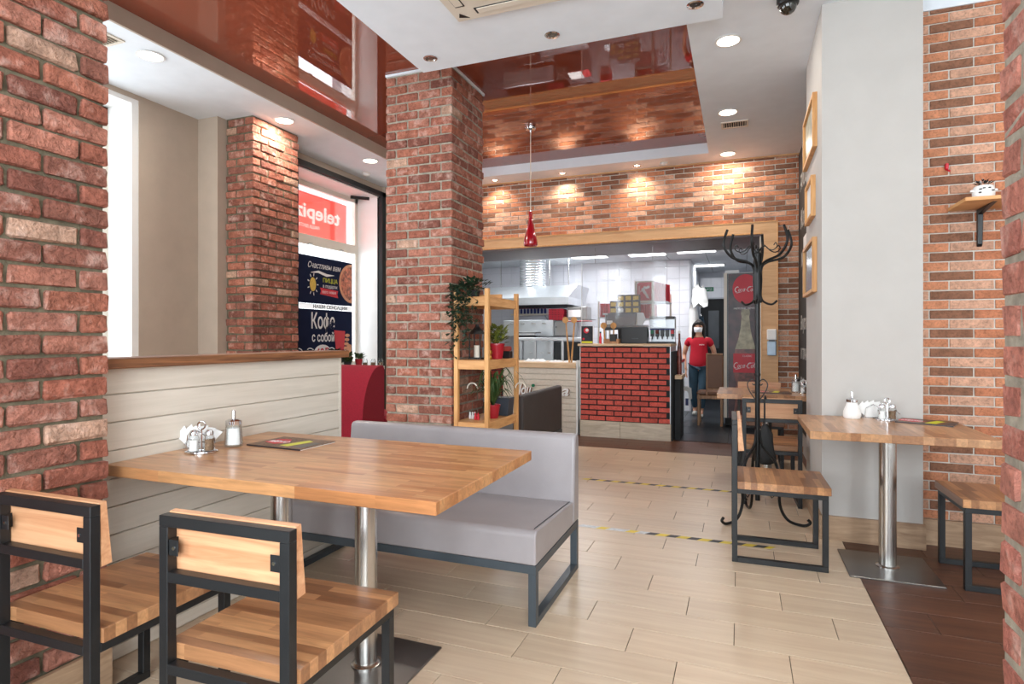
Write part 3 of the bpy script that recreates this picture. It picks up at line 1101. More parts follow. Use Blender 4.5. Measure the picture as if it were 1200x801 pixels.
def make_chair(label, loc, rz):
    c = thing('dining_chair', label, 'chair', loc, rz, None)
    bm_ = M['blackmetal']
    a = W2 - TB
    for s in (-1, 1):
        x0, x1 = (s * a, s * W2)
        MB().cbox(x0, 0, 0, x1, TB, HT - TB, 0.0015).build('back_post', bm_, c)
        MB().cbox(x0, D - TB, TB, x1, D, ZS - 0.066, 0.0015).build('leg', bm_, c)
        MB().cbox(x0, TB, 0, x1, D, TB, 0.0015).build('floor_rail', bm_, c)
        MB().cbox(x0, TB, ZS - 0.066, x1, D, ZS - 0.04, 0.0015).build('seat_rail', bm_, c)
    MB().cbox(-W2, 0, HT - TB, W2, TB, HT, 0.0015).build('top_rail', bm_, c)
    MB().cbox(-a, 0, 0.605, a, TB, 0.605 + 0.026, 0.0015).build('middle_rail', bm_, c)
    MB().cbox(-a, 0, ZS - 0.066, a, TB, ZS - 0.04, 0.0015).build('seat_rail', bm_, c)
    MB().cbox(-a, D - TB, ZS - 0.066, a, D, ZS - 0.04, 0.0015).build('seat_rail', bm_, c)
    # seat notched round the posts
    MB().cbox(-W2 - 0.008, TB + 0.001, ZS - 0.04, W2 + 0.008, D + 0.012, ZS, 0.002).build('seat', M['oakseat'], c)
    # tilted backrest board
    b = MB()
    b.prism([(TB + 0.001, 0.775), (TB + 0.018, 0.777), (TB + 0.034, 0.606), (TB + 0.004, 0.603)], 'x', -W2 + 0.003, W2 - 0.003)
    b.build('backrest', M['oakboard'], c)
    for s in (-1, 1):
        br = MB().cbox(s * (a - 0.001), 0.004, 0.672, s * (a - 0.030), 0.0065, 0.712, 0.001)
        br.box(s * (a - 0.001), 0.0065, 0.672, s * (a - 0.004), TB + 0.012, 0.712)
        k = br.build('bracket', bm_, c)
        MB().tube([(s * (a - 0.018), 0.0045, 0.692), (s * (a - 0.018), 0.0015, 0.692)], 0.0045, 10).build('screw', M['chrome'], k)
    return c


ch = make_chair('black-framed oak chair nearest the camera, pulled up to the large table', (-1.170, 1.080, 0), R(2.0))
GRP = 'black framed chairs with oak seats'
dup(ch, (-1.800, 1.052, 0), R(1.0), 'black-framed oak chair beside the near-left brick pier, cut by the photo edge')
dup(ch, (-0.048, 3.638, 0), R(-89), 'black-framed oak chair seen side-on at the left of the square table')
dup(ch, (1.475, 3.655, 0), R(91), 'black-framed oak chair half hidden behind the near-right brick pier')
dup(ch, (0.21, 4.66, 0), R(2), 'black-framed oak chair seen from behind, between the coat rack and far table')
dup(ch, (0.17, 6.42, 0), R(180), 'black-framed oak chair on the far side of the far table')
dup(ch, (-3.30, 6.05, 0), R(-90), 'black-framed oak chair glimpsed between the red sofa and the middle pier')

# ------------------------------------------------------------------ benches


def rrect_profile(pts, rad, n=5):
    out = []
    m = len(pts)
    for i in range(m):
        p0, p1, p2 = Vector(pts[i - 1]), Vector(pts[i]), Vector(pts[(i + 1) % m])
        r = rad[i] if isinstance(rad, (list, tuple)) else rad
        if r <= 0:
            out.append(tuple(p1)); continue
        d0 = (p0 - p1).normalized(); d2 = (p2 - p1).normalized()
        a = p1 + d0 * r; b = p1 + d2 * r
        for k in range(n + 1):
            t_ = k / n
            q = a * (1 - t_) ** 2 + p1 * 2 * t_ * (1 - t_) + b * t_ * t_
            out.append((q.x, q.y))
    return out


def bench(label, loc, rz, length, rear):
    b = thing('upholstered_bench', label, 'bench', loc, rz)
    L = length
    seat = MB().prism(rrect_profile([(0.0, 0.258), (0.0, 0.405), (0.60, 0.375), (0.60, 0.258)], [0.012, 0.035, 0, 0]), 'x', -L, 0)
    seat.build('seat', rear if rear else M['leather'], b, False, bevel=0.014, seg=3)
    back = MB().prism(rrect_profile([(0.585, 0.258), (0.625, 0.715), (0.70, 0.715), (0.70, 0.258)], [0.0, 0.03, 0.03, 0]), 'x', -L - 0.0, 0.004)
    back.build('backrest', rear if rear else M['leather'], b, False, bevel=0.016, seg=3)
    st = MB()
    st.tube([(-0.018, 0.01, 0.29), (-0.018, 0.012, 0.395), (-0.018, 0.04, 0.405), (-0.018, 0.59, 0.3765)], 0.0022, 6)
    st.build('piping', M['darkgrey'] if not rear else rear, b, True)
    f = MB(); T_ = 0.035
    f.box(-L, 0.004, 0.222, 0, 0.004 + 0.03, 0.258)
    f.box(-L, 0.67, 0.222, 0, 0.70, 0.258)
    f.build('seat_frame', M['benchmetal'], b)
    for x0 in (-T_, -L):
        MB().cbox(x0, 0.004, 0.0, x0 + T_, 0.039, 0.222, 0.0015).build('leg', M['benchmetal'], b)
        MB().cbox(x0, 0.665, 0.0, x0 + T_, 0.70, 0.222, 0.0015).build('leg', M['benchmetal'], b)
        MB().cbox(x0, 0.039, 0.0, x0 + T_, 0.665, 0.03, 0.0015).build('floor_rail', M['benchmetal'], b)
        MB().cbox(x0, 0.034, 0.222, x0 + T_, 0.67, 0.258, 0.0015).build('side_rail', M['benchmetal'], b)
    return b


bench('grey leatherette bench behind the large table', (-0.802, 2.352, 0), 0, 1.39, None)
bench('dark charcoal bench with its back to the aisle, beyond the pine rack', (-2.47, 4.80, 0), R(-90), 0.0001 + 1.2, M['darkfabric']).location = (-2.46, 4.83, 0)

# red sofa
s = thing('red_sofa', 'crimson felt sofa behind the partition end', 'sofa', (-3.27, 4.62, 0))
prof = [(0.0, 0.10), (0.0, 0.42)] + [(0.30 - 0.30 * math.cos(R(a)) * 1.0, 0.42 + 0.525 * math.sin(R(a))) for a in range(6, 90, 7)] + [(0.34, 0.945), (0.36, 0.92), (0.36, 0.10)]
MB().prism(prof, 'x', -0.84, 0).build('backrest', M['redfabric'], s, True)
MB().cbox(-0.84, 0.362, 0.10, 0, 0.90, 0.44, 0.03).build('seat', M['redfabric'], s)
for x in (-0.79, -0.05):
    for y in (0.06, 0.85):
        MB().box(x - 0.02, y - 0.02, 0, x + 0.02, y + 0.02, 0.10).build('leg', M['blackmetal'], s)

# ------------------------------------------------------------------ kitchen counter
c = thing('order_counter', 'order counter faced with red brick tiles and black joints', 'counter', (-1.31, 7.16, 0))
X0, X1 = -0.545, 0.535
MB().box(X0, 0.016, 0.0, X1, 0.62, 1.10).build('body', M['mortar_black'], c)
row = 0
z = 0.205
while z < 1.09:
    for a, b in segs(X0, X1, 0.193, 0.016, -0.095 if row % 2 == 0 else 0.008):
        brick_obj(c, a, -0.001, z, b, 0.02, min(z + 0.0495, 1.105), M['redtile'], shade((200, 92, 80), random.uniform(0.85, 1.1)), 0.001, 0.0004, 2, 'brick')
    z += 0.0645
    row += 1
MB().box(X1 - 0.001, 0.0, 0.2, X1 + 0.008, 0.62, 1.11).build('edge_strip', M['steel_dull'], c)
MB().box(X0 - 0.008, 0.0, 0.2, X0, 0.62, 1.11).build('edge_strip', M['whiteplastic'], c)
for a, b in ((X0, -0.05), (-0.047, X1 + 0.012)):
    MB().cbox(a, -0.022, 0, b, 0.016, 0.195, 0.002).build('skirting_tile', M['skirt_pale'], c)
MB().box(X1 + 0.008, 0.01, 0, X1 + 0.03, 0.62, 1.05).build('side_panel', M['mortar_black'], c)
MB().cbox(X0 - 0.03, -0.025, 1.112, X1 + 0.012, 0.66, 1.14, 0.004).build('worktop', M['lightwood'], c)

# low boarded front with raised letters
c = thing('boarded_counter', 'white boarded low counter with raised script letters, left of the brick counter', 'counter', (-2.4, 7.18, 0))
MB().box(-0.5, 0.02, 0, 0.485, 0.6, 0.83).build('body', M['board'], c)
z = 0.83
while z > 0.03:
    MB().cbox(-0.5, 0.004, max(z - 0.072, 0.0), 0.485, 0.02, z - 0.004, 0.003).build('board', M['board'], c)
    z -= 0.0745
MB().cbox(-0.75, -0.03, 0.832, 0.485, 0.62, 0.90, 0.004).build('worktop', M['lightwood'], c)
MB().box(0.487, -0.01, 0.0, 0.508, 0.1, 0.93).build('corner_trim', M['whiteplastic'], c)
MB().box(-0.72, 0.02, 0, -0.5, 0.6, 0.83).build('brick_core', M['mortar_black'], c)
row = 0
z = 0.02
while z < 0.80:
    for a, b in segs(-0.72, -0.502, 0.197, 0.012, -0.095 if row % 2 == 0 else 0.0):
        brick_obj(c, a, 0.004, z, b, 0.022, min(z + 0.053, 0.828), M['redtile'], shade((140, 60, 52), random.uniform(0.82, 1.1)), 0.001, 0.0004, 2, 'brick')
    z += 0.0645
    row += 1
ls = thing('raised_lettering', 'white script letters with brown edges on the boarded counter', 'sign', (-2.4, 7.165, 0))
for body_, x, w_ in (('lou', -0.275, 0.17), ('a', 0.29, 0.10)):
    textmesh('letters', body_, 0.19, M['printwhite'], ls, (x, -0.012, 0.49), (1, 0, 0), (0, 0, 1), shear=0.3, width=w_, bold=0.004)
    textmesh('letter_edge', body_, 0.19, M['rustic'], ls, (x + 0.008, 0.002, 0.487), (1, 0, 0), (0, 0, 1), shear=0.3, width=w_, bold=0.005, ext=0.012)
MB().prism(arc(-0.075, 0.605, 0.022, 0.02, 0, 360, 14)[:-1], 'y', -0.012, 0.0).build('green_dot', M['green'], ls)

# ------------------------------------------------------------------ on the brick counter
ZW = 1.14
t = thing('acrylic_screen', 'clear acrylic screen hung above the order counter', 'screen', (-1.40, 7.42, 0))
MB().box(-0.50, -0.003, 1.345, 0.545, 0.003, 2.165).build('sheet', M['acrylic'], t)
MB().box(-0.508, -0.005, 1.345, -0.500, 0.005, 2.165).build('edge', M['whiteplastic'], t)
for x in (-0.33, 0.39):
    MB().tube([(x, 0, 2.16), (x, 0, 2.356)], 0.003, 6).build('wire', M['steel'], t)

t = thing('cash_register', 'large black cash register seen from behind on the order counter', 'register', (-1.24, 7.50, ZW))
MB().prism([(-0.06, 0.0), (0.09, 0.0), (0.09, 0.10), (0.02, 0.235), (-0.06, 0.225)], 'x', -0.165, 0.165).build('housing', M['black'], t, bevel=0.008)
MB().box(-0.03, -0.066, 0.06, 0.05, -0.0605, 0.07).build('badge', M['darkgrey'], t)
t = thing('tilted_monitor', 'grey touch monitor seen from behind above the counter', 'monitor', (-1.48, 7.74, ZW))
MB().prism([(-0.20, 0.17), (0.20, 0.19), (0.22, 0.40), (-0.16, 0.40)], 'y', 0, 0.05).build('housing', M['darkgrey'], t, bevel=0.012)
MB().box(-0.17, -0.003, 0.25, -0.09, 0.0, 0.30).build('sticker', M['paper'], t)
MB().tube([(0, 0.06, 0.0), (0, 0.04, 0.2)], 0.03, 12).build('stand', M['black'], t, True)
MB().cbox(-0.1, 0.0, 0, 0.1, 0.16, 0.015, 0.004).build('foot', M['black'], t)
MB().prism([(0.225, 0.25), (0.29, 0.24), (0.33, 0.32), (0.30, 0.40), (0.225, 0.40)], 'y', 0.03, 0.06).build('card_reader', M['whiteplastic'], t)

t = thing('drink_dispenser', 'steel drink dispenser with five coloured valves', 'dispenser', (-0.925, 7.68, ZW))
MB().prism([(-0.0, 0.19), (-0.0, 0.31), (0.04, 0.33), (0.14, 0.33), (0.14, 0.19)], 'x', -0.16, 0.155).build('head', M['steel_dull'], t, bevel=0.006)
MB().cbox(-0.165, 0.0, 0.315, 0.15, 0.16, 0.345, 0.006).build('lid', M['black'], t)
MB().box(-0.15, 0.07, 0.0, 0.15, 0.14, 0.19).build('backplate', M['steel_dull'], t)
MB().cbox(-0.16, -0.07, 0.0, 0.16, 0.09, 0.025, 0.004).build('drip_tray', M['black'], t)
MB().box(-0.155, -0.012, 0.175, 0.155, 0.0, 0.19).build('blue_band', M['blue'], t)
for k, m in enumerate(('green', 'signpink', 'black', 'black', 'printred')):
    x = -0.125 + 0.0625 * k
    vlv = MB().cbox(x - 0.02, -0.03, 0.09, x + 0.02, 0.02, 0.175, 0.003).build('valve', M['black'], t)
    MB().box(x - 0.018, -0.033, 0.125, x + 0.018, -0.03, 0.17).build('valve_label', M[m], vlv)
    MB().tube([(x, -0.01, 0.09), (x, -0.01, 0.055)], 0.006, 8).build('nozzle', M['chrome'], vlv)

t = thing('menu_holder', 'clear stand with a dark printed card on the order counter', 'menu stand', (-1.80, 7.28, ZW))
MB().box(-0.075, 0, 0.0, 0.075, 0.004, 0.22).build('card', M['printdark'], t)
for x in (-0.08, 0.075):
    MB().box(x, -0.004, 0, x + 0.006, 0.008, 0.22).build('holder_edge', M['whiteplastic'], t)
MB().prism(arc(-0.01, 0.165, 0.035, 0.035, 0, 360, 16)[:-1], 'y', -0.002, 0).build('red_emblem', M['printred'], t)
MB().prism(arc(-0.0, 0.17, 0.02, 0.02, 0, 360, 12)[:-1], 'y', -0.003, -0.002).build('white_emblem', M['printwhite'], t)
MB().box(-0.07, -0.002, 0.008, 0.07, 0, 0.03).build('green_strip', M['printyellow'], t)
MB().prism(arc(-0.045, 0.06, 0.014, 0.014, 0, 360, 10)[:-1], 'y', -0.002, 0).build('dot', M['printred'], t)


def spoon(label, x, y, z, h, tilt, group='wooden spoons'):
    t = thing('wooden_spoon', label, 'spoon', (x, y, z), 0, group)
    MB().tube([(0, 0, 0), (tilt, 0, h - 0.06)], [0.012, 0.009], 8).build('handle', M['spoonwood'], t, True)
    MB().lathe([(0.001, 0), (0.03, 0.006), (0.04, 0.016), (0.036, 0.016), (0.001, 0.008)], 14).build('bowl', M['spoonwood'], t, True, loc=(tilt, -0.008, h - 0.03), rot=(R(90), 0, 0))


spoon('pale giant wooden spoon standing beside the order counter edge', -1.985, 7.12, 0.905, 0.56, -0.045)
spoon('brown giant wooden spoon standing right of the pale one', -1.965, 7.14, 0.905, 0.56, 0.04)
hold = thing('cutlery_tray', 'wooden tray with spoons and sauces beside the cash register', 'tray', (-1.50, 7.35, ZW))
MB().cbox(-0.10, -0.04, 0, 0.09, 0.08, 0.06, 0.004).build('box', M['chairwood'], hold)
MB().cbox(-0.02, -0.045, 0.03, 0.06, 0.05, 0.12, 0.004).build('black_insert', M['black'], hold)
spoon('wooden spoon left in the counter tray', -1.58, 7.30, ZW + 0.055, 0.20, -0.01)
spoon('round wooden spoon right in the counter tray', -1.48, 7.34, ZW + 0.055, 0.20, 0.005)
t = thing('sauce_bottle', 'slim red-capped bottle left of the wooden tray', 'bottle', (-1.635, 7.30, ZW))
MB().lathe([(0.016, 0), (0.016, 0.08), (0.01, 0.10), (0.01, 0.13)], 12).build('body', M['printred'], t, True)
MB().lathe([(0.011, 0.13), (0.011, 0.15)], 12).build('cap', M['black'], t, True)

# sauce box tower (ten small black boxes with yellow labels) on a shelf
sh = thing('sauce_shelf', 'low steel shelf carrying the yellow-labelled boxes', 'shelf', (-1.48, 7.96, 0))
MB().cbox(-0.26, -0.05, 1.525, 0.22, 0.14, 1.545, 0.002).build('board', M['steel_dull'], sh)
for x in (-0.24, 0.20):
    MB().tube([(x, 0.05, 1.14 - 0.0), (x, 0.05, 1.53)], 0.01, 8).build('post', M['steel_dull'], sh)
MB().box(-0.3, -0.05, 0, 0.25, 0.16, 1.14).build('back_worktop', M['steel_dull'], sh)
lab = ('lowest row', 'middle row', 'top row')
pos = {0: (0, 1, 2, 3), 1: (0, 1, 2, 3), 2: (1, 2, 3)}
plc = ('at the left end', 'second from the left', 'second from the right', 'at the right end')
for r_ in range(3):
    for q in pos[r_]:
        m = 'paper' if (r_ == 0 and q == 1) else 'yellowlabel'
        b = thing('sauce_box', 'small black box with %s label, %s of the stack, %s' % ('white' if m == 'paper' else 'yellow', lab[r_], plc[q]), 'box', (-1.60 + 0.10 * q, 7.93, 1.546 + 0.081 * r_), 0, 'yellow-labelled boxes on the steel shelf')
        MB().cbox(-0.046, 0, 0, 0.046, 0.10, 0.08, 0.002).build('carton', M['black'], b)
        MB().box(-0.036, -0.002, 0.008, 0.036, 0, 0.062).build('label_print', M[m], b)

# rack with folded red pizza boxes
t = thing('pizza_box_rack', 'steel rack holding red pizza cartons behind the counter', 'rack', (-1.16, 8.4, 0))
for x in (-0.235, 0.0):
    MB().box(x, 0, 0, x + 0.035, 0.03, 2.01).build('post', M['cream'], t)
MB().box(0.19, 0.5, 0, 0.215, 0.53, 1.85).build('post', M['cream'], t)
MB().box(-0.235, 0, 1.70, 0.035, 0.03, 1.735).build('rail', M['cream'], t)
MB().box(-0.2, 0.0, 1.99, 0.0, 0.02, 2.01).build('rail', M['cream'], t)
MB().box(-0.235, 0.03, 1.705, 0.215, 0.55, 1.72).build('shelf_board', M['steel_dull'], t)
MB().box(-0.235, 0.03, 1.47, 0.215, 0.55, 1.485).build('shelf_board', M['steel_dull'], t)
b = thing('pizza_carton', 'large red pizza carton with a white running figure', 'box', (-1.255, 8.43, 1.721), 0)
MB().cbox(-0.115, 0, 0.0, 0.115, 0.05, 0.26, 0.003).build('carton', M['redbox'], b)
mb = MB()
for pts, w_ in (([(-0.02, 0.20), (0.02, 0.19), (0.045, 0.205), (0.06, 0.195)], 0.035), ([(-0.035, 0.19), (-0.015, 0.15), (0.01, 0.11)], 0.04), ([(0.01, 0.11), (0.035, 0.09), (0.03, 0.05)], 0.02), ([(0.0, 0.12), (0.02, 0.08), (0.055, 0.05)], 0.018), ([(-0.03, 0.17), (-0.06, 0.14)], 0.012)):
    ribbon(mb, pts, w_, (0, -0.001, 0), (1, 0, 0), (0, 0, 1))
mb.build('white_figure', M['printwhite'], b)
textmesh('lettering', 'telepizza', 0.04, M['printwhite'], b, (-0.07, -0.0015, 0.06), (0, 0, 1), (-1, 0, 0), width=0.16)
for k in range(6):
    q = thing('pizza_carton', 'plain red pizza carton standing on the rack, %s behind the printed one' % ('first', 'second', 'third', 'fourth', 'fifth', 'sixth')[k], 'box', (-1.235 + 0.032 * k, 8.49 + 0.065 * k, 1.721), 0, 'red cartons stood on the rack')
    MB().cbox(-0.115, 0, 0, 0.115, 0.055, 0.285 - 0.005 * k, 0.003).build('carton', M['redbox'], q)
for k in range(8):
    q = thing('flat_carton', 'folded red carton on edge on the lower rack shelf, %s from the left' % ('first', 'second', 'third', 'fourth', 'fifth', 'sixth', 'seventh', 'last')[k], 'box', (-1.375 + 0.032 * k, 8.45, 1.486), 0, 'folded red cartons on the lower shelf')
    MB().cbox(0, 0, 0, 0.024, 0.3, 0.20, 0.002).build('carton', M['redbox'], q)
t = thing('side_rack', 'narrow shelf with red cartons left of the monitor', 'rack', (-1.88, 8.6, 0))
MB().box(-0.08, 0, 1.5, 0.10, 0.3, 1.515).build('shelf_board', M['steel_dull'], t)
MB().box(-0.085, 0, 0, -0.065, 0.03, 1.75).build('post', M['cream'], t)
MB().box(0.08, 0, 0, 0.10, 0.03, 1.5).build('post', M['cream'], t)
for k in range(4):
    q = thing('flat_carton', 'folded red carton on the narrow side rack, %s from the left' % ('first', 'second', 'third', 'fourth')[k], 'box', (-1.935 + 0.034 * k, 8.62, 1.516), 0, 'folded red cartons on the side rack')
    MB().cbox(0, 0, 0, 0.026, 0.25, 0.20, 0.002).build('carton', M['redbox'], q)

# ------------------------------------------------------------------ kitchen shell
w = MB()
w.box(-4.9, 10.2, 0, -0.79, 10.3, 2.52)
w.box(-4.9, 7.4, 0, -4.8, 10.2, 2.52)
w.box(-0.79, 10.2, 0, -0.77, 12.4, 2.52)
w.box(-0.79, 12.4, 1.98, 0.65, 12.5, 2.52)
w.box(-0.79, 12.4, 0, -0.75, 12.5, 1.98)
w.box(-0.2, 12.4, 0, 0.65, 12.5, 1.98)
w.box(0.56, 7.4, 0, 0.66, 12.4, 2.52)
wk = struct('wall_kitchen', w, M['grout_white'])
# white wall tiles on the visible strip
for (xa, xb, za, zb, n_) in ((-1.55, -0.79, 0.0, 2.50, 0),):
    z = za
    while z < zb - 0.02:
        x = xa
        while x < xb - 0.02:
            brick_obj(wk, x + 0.002, 10.188, z + 0.002, min(x + 0.198, xb), 10.2, min(z + 0.198, zb), M['tile_white'], (1, 1, 1, 1), 0.0015, 0, 1, 'tile')
            x += 0.2
        z += 0.2
mbt = MB()
z = 0
while z < 2.45:
    x = -4.75
    while x < -1.6:
        mbt.cbox(x + 0.002, 10.19, z + 0.002, x + 0.198, 10.2, z + 0.198, 0.0015)
        x += 0.2
    z += 0.2
o = mbt.build('tile_field', M['tile_white'], wk); o['kind'] = 'stuff'
for x in (-0.79 + 0.2 * k for k in range(3)):
    for z in (2.0, 2.2):
        brick_obj(wk, x + 0.04, 12.385, z + 0.002, x + 0.238, 12.4, z + 0.198, M['tile_white'], (1, 1, 1, 1), 0.0015, 0, 1, 'tile')
d = struct('door_1', MB().box(-0.75, 12.42, 0, -0.2, 12.46, 1.98), M['blackmatt']); d['label'] = 'dark doorway at the end of the kitchen passage'
MB().box(-0.60, 12.405, 1.0, -0.40, 12.42, 1.75).build('glazing', M['darkgrey'], d)
MB().box(-0.27, 12.40, 0.95, -0.23, 12.42, 1.08).build('door_handle', M['steel'], d)
t = thing('exit_sign', 'small green exit sign above the dark doorway', 'sign', (-0.60, 12.38, 0))
MB().box(-0.12, 0, 2.13, 0.10, 0.012, 2.215).build('plate', M['green'], t)
textmesh('lettering', 'ВЫХОД', 0.06, M['printwhite'], t, (-0.085, -0.002, 2.15), (1, 0, 0), (0, 0, 1), width=0.15)

kc = struct('ceiling_kitchen', MB().box(-4.9, 8.15, 2.52, 0.66, 12.5, 2.6), M['ceilgrid'])
struct('trim_14', MB().box(-4.9, 8.15, 2.355, 0.66, 8.17, 2.52), M['soffit'])
panels = {(-2.3, 9.0), (-3.5, 10.8), (-1.1, 9.0), (-2.9, 10.8), (-0.5, 9.0), (-0.5, 10.8), (-4.1, 10.8)}
x = -4.7
k = 0
while x < 0.5:
    y = 8.18
    while y < 12.3:
        x1_, y1_ = min(x + 0.59, 0.64), min(y + 0.59, 12.48)
        MB().box(x, y, 2.508, x1_, y1_, 2.52).build('panel', M['ceiltile'], kc)
        y += 0.6
    x += 0.6
for px_, py_, lab_ in ((-3.45, 8.55, 'added unseen ceiling panel just behind the lintel, lighting the hood front'), (-2.3, 8.6, 'added unseen ceiling panel just behind the lintel, near the giant spoons'), (-2.25, 9.25, 'lit ceiling panel above the acrylic screen'), (-0.62, 9.2, 'lit ceiling panel above the kitchen passage'), (-3.3, 11.1, 'lit ceiling panel right of the extractor duct'), (-4.2, 11.2, 'lit ceiling panel left of the extractor duct'), (-0.55, 11.1, 'farthest lit ceiling panel over the passage'), (-1.35, 9.3, 'lit ceiling panel seen through the acrylic screen')):  # both panels behind the lintel are unseen additions to light the hood front
    t = thing('ceiling_light_panel', lab_, 'ceiling light', (px_, py_, 2.50))
    MB().box(-0.29, -0.15, -0.004, 0.29, 0.15, 0.007).build('frame', M['whiteplastic'], t)
    MB().box(-0.27, -0.13, -0.008, 0.27, 0.13, -0.004).build('diffuser', M['ledpanel'], t)
    area('kitchen_panel_lamp', (px_, py_, 2.485), (0, 0, 0), 0.5, 0.25, 9 if px_ > -1.5 else (16 if py_ < 9 else 22), (0.95, 0.98, 1.0))

# extractor hood + duct
t = thing('extractor_hood', 'stainless extractor hood with a round duct over the ovens', 'hood', (-3.2, 8.8, 0))
def frus(mb, a, b):
    mb.add([(a[0], a[1], a[4]), (a[2], a[1], a[4]), (a[2], a[3], a[4]), (a[0], a[3], a[4]), (b[0], b[1], b[4]), (b[2], b[1], b[4]), (b[2], b[3], b[4]), (b[0], b[3], b[4])],
           [(0, 3, 2, 1), (4, 5, 6, 7), (0, 1, 5, 4), (1, 2, 6, 5), (2, 3, 7, 6), (3, 0, 4, 7)])
frus_mb = MB()
frus(frus_mb, (-0.95, 0.0, 0.73, 1.1, 1.845), (-0.8, 0.3, 0.80, 1.05, 2.05))
frus_mb.build('canopy', M['steel_dull'], t)
MB().box(-0.95, 0.0, 1.73, 0.73, 1.1, 1.845).build('rim', M['steel_dull'], t)
MB().box(-0.92, 0.03, 1.722, 0.70, 1.07, 1.732).build('filter_panel', M['brushed_dark'], t)
pr_ = []
z = 2.05
while z < 2.50:
    pr_ += [(0.215, z), (0.222, z + 0.012), (0.215, z + 0.024)]
    z += 0.042
MB().lathe(pr_, 28, (-0.02, 0.5, 0)).build('duct', M['duct'], t, True)
for x in (-0.55, 0.3, 0.62):
    MB().tube([(x, 0.4, 2.05), (x, 0.4, 2.505)], 0.006, 6).build('hanger', M['steel'], t)

# ovens
t = thing('pizza_oven', 'stainless conveyor pizza oven under the hood', 'oven', (-3.15, 8.85, 0))
MB().cbox(-0.42, 0, 1.235, 0.42, 0.75, 1.49, 0.006).build('upper_body', M['steel_dull'], t)
MB().cbox(0.42, 0.08, 1.24, 0.62, 0.7, 1.47, 0.006).build('side_housing', M['steelplate'], t)
MB().cbox(-0.08, 0.02, 0.86, 0.42, 0.75, 1.16, 0.006).build('lower_body', M['steel_dull'], t)
MB().cbox(0.42, 0.05, 0.85, 0.85, 0.75, 1.15, 0.006).build('oven_cavity', M['brushed_dark'], t)
MB().cbox(-0.42, 0.0, 0.0, 0.85, 0.7, 0.86, 0.01).build('stand', M['steelplate'], t)
for x in (-0.3, -0.12, 0.06, 0.24):
    MB().cbox(x, -0.012, 1.43, x + 0.07, 0, 1.445, 0.003).build('handle', M['chrome'], t)
for x in (0.02, 0.2, 0.32):
    MB().cbox(x, 0.005, 0.97, x + 0.06, 0.02, 0.985, 0.003).build('handle', M['chrome'], t)
MB().lathe([(0.012, 0), (0.012, 0.02)], 10).build('knob', M['black'], t, True, loc=(0.45, 0.08, 1.38), rot=(R(90), 0, 0))
t = thing('steel_prep_table', 'stainless overshelf on thin legs in front of the oven', 'shelf', (-2.7, 8.4, 0))
MB().cbox(-0.42, -0.1, 1.17, 0.62, 0.2, 1.215, 0.004).build('shelf_board', M['steel_dull'], t)
for x in (-0.40, -0.17, 0.25):
    MB().box(x, -0.05, 0.80, x + 0.03, -0.02, 1.17).build('post', M['steel_dull'], t)
MB().box(-0.42, -0.1, 0, 0.62, 0.35, 0.80).build('cabinet', M['steel_dull'], t)
t = thing('meat_slicer', 'dark flat warming unit standing on the overshelf', 'appliance', (-3.0, 8.42, 1.216))
MB().cbox(-0.16, -0.06, 0.0, 0.16, 0.14, 0.03, 0.006).build('base', M['black'], t)
MB().cbox(-0.13, -0.05, 0.03, 0.14, 0.12, 0.07, 0.006).build('tray', M['steel_dull'], t)
MB().cbox(-0.16, -0.06, 0.065, 0.17, 0.14, 0.085, 0.008).build('lid', M['black'], t)
for k in range(5):
    q = thing('pizza_box', 'red pizza box lying on the oven, %s of the stack' % ('lowest', 'second from bottom', 'middle', 'second from top', 'topmost')[k], 'box', (-2.72, 8.95, 1.491 + 0.036 * k), 0, 'red pizza boxes stacked on the oven')
    MB().cbox(-0.115, 0, 0, 0.115, 0.25, 0.034, 0.002).build('carton', M['redbox'], q)
    for x in (-0.05, 0.0, 0.05):
        MB().box(x - 0.008, -0.002, 0.010, x + 0.008, 0, 0.018).build('vent_slot', M['black'], q)
t = thing('microwave', 'grey microwave beside the red pizza boxes', 'microwave', (-2.40, 9.05, 1.501))
MB().cbox(-0.16, 0, 0, 0.16, 0.3, 0.2, 0.006).build('housing', M['steelplate'], t)
MB().box(-0.14, -0.004, 0.04, 0.06, 0, 0.15).build('window_panel', M['paper'], t)
MB().box(-0.18, 0.05, -0.01, 0.24, 0.28, 0.0).build('shelf_plate', M['black'], t)
t = thing('red_tray', 'flat red and white tray sticking out below the microwave', 'tray', (-2.3, 8.70, 1.46))
MB().cbox(-0.16, 0, 0, 0.17, 0.25, 0.012, 0.003).build('tray_body', M['printred'], t)
MB().cbox(-0.16, 0, 0.012, 0.05, 0.25, 0.02, 0.003).build('lid', M['paper'], t)
t = thing('bottle_shelf', 'wall shelf of blue-labelled bottles behind the oven', 'shelf', (-3.4, 9.6, 0))
MB().cbox(-0.33, 0, 1.60, 0.33, 0.25, 1.625, 0.003).build('board', M['cream'], t)
for x in (-0.28, 0.28):
    MB().prism([(0.0, 1.60), (0.25, 1.60), (0.25, 1.48)], 'x', x, x + 0.02).build('bracket', M['steel_dull'], t)
bt = thing('blue_bottle', 'small blue-label bottle at the left end of the wall shelf behind the oven', 'bottle', (-3.68, 9.66, 1.626), 0, 'bottles on the wall shelf')
MB().lathe([(0.022, 0), (0.022, 0.07), (0.01, 0.09)], 10).build('body', M['blue'], bt, True)
MB().lathe([(0.011, 0.09), (0.011, 0.105)], 8).build('cap', M['printred'], bt, True)
for k in range(1, 10):
    dup(bt, (-3.68 + 0.062 * k, 9.66, 1.626), 0, 'small blue-label bottle on the wall shelf, %s from its left end' % ('second', 'third', 'fourth', 'fifth', 'sixth', 'seventh', 'eighth', 'ninth', 'tenth and last')[k - 1])
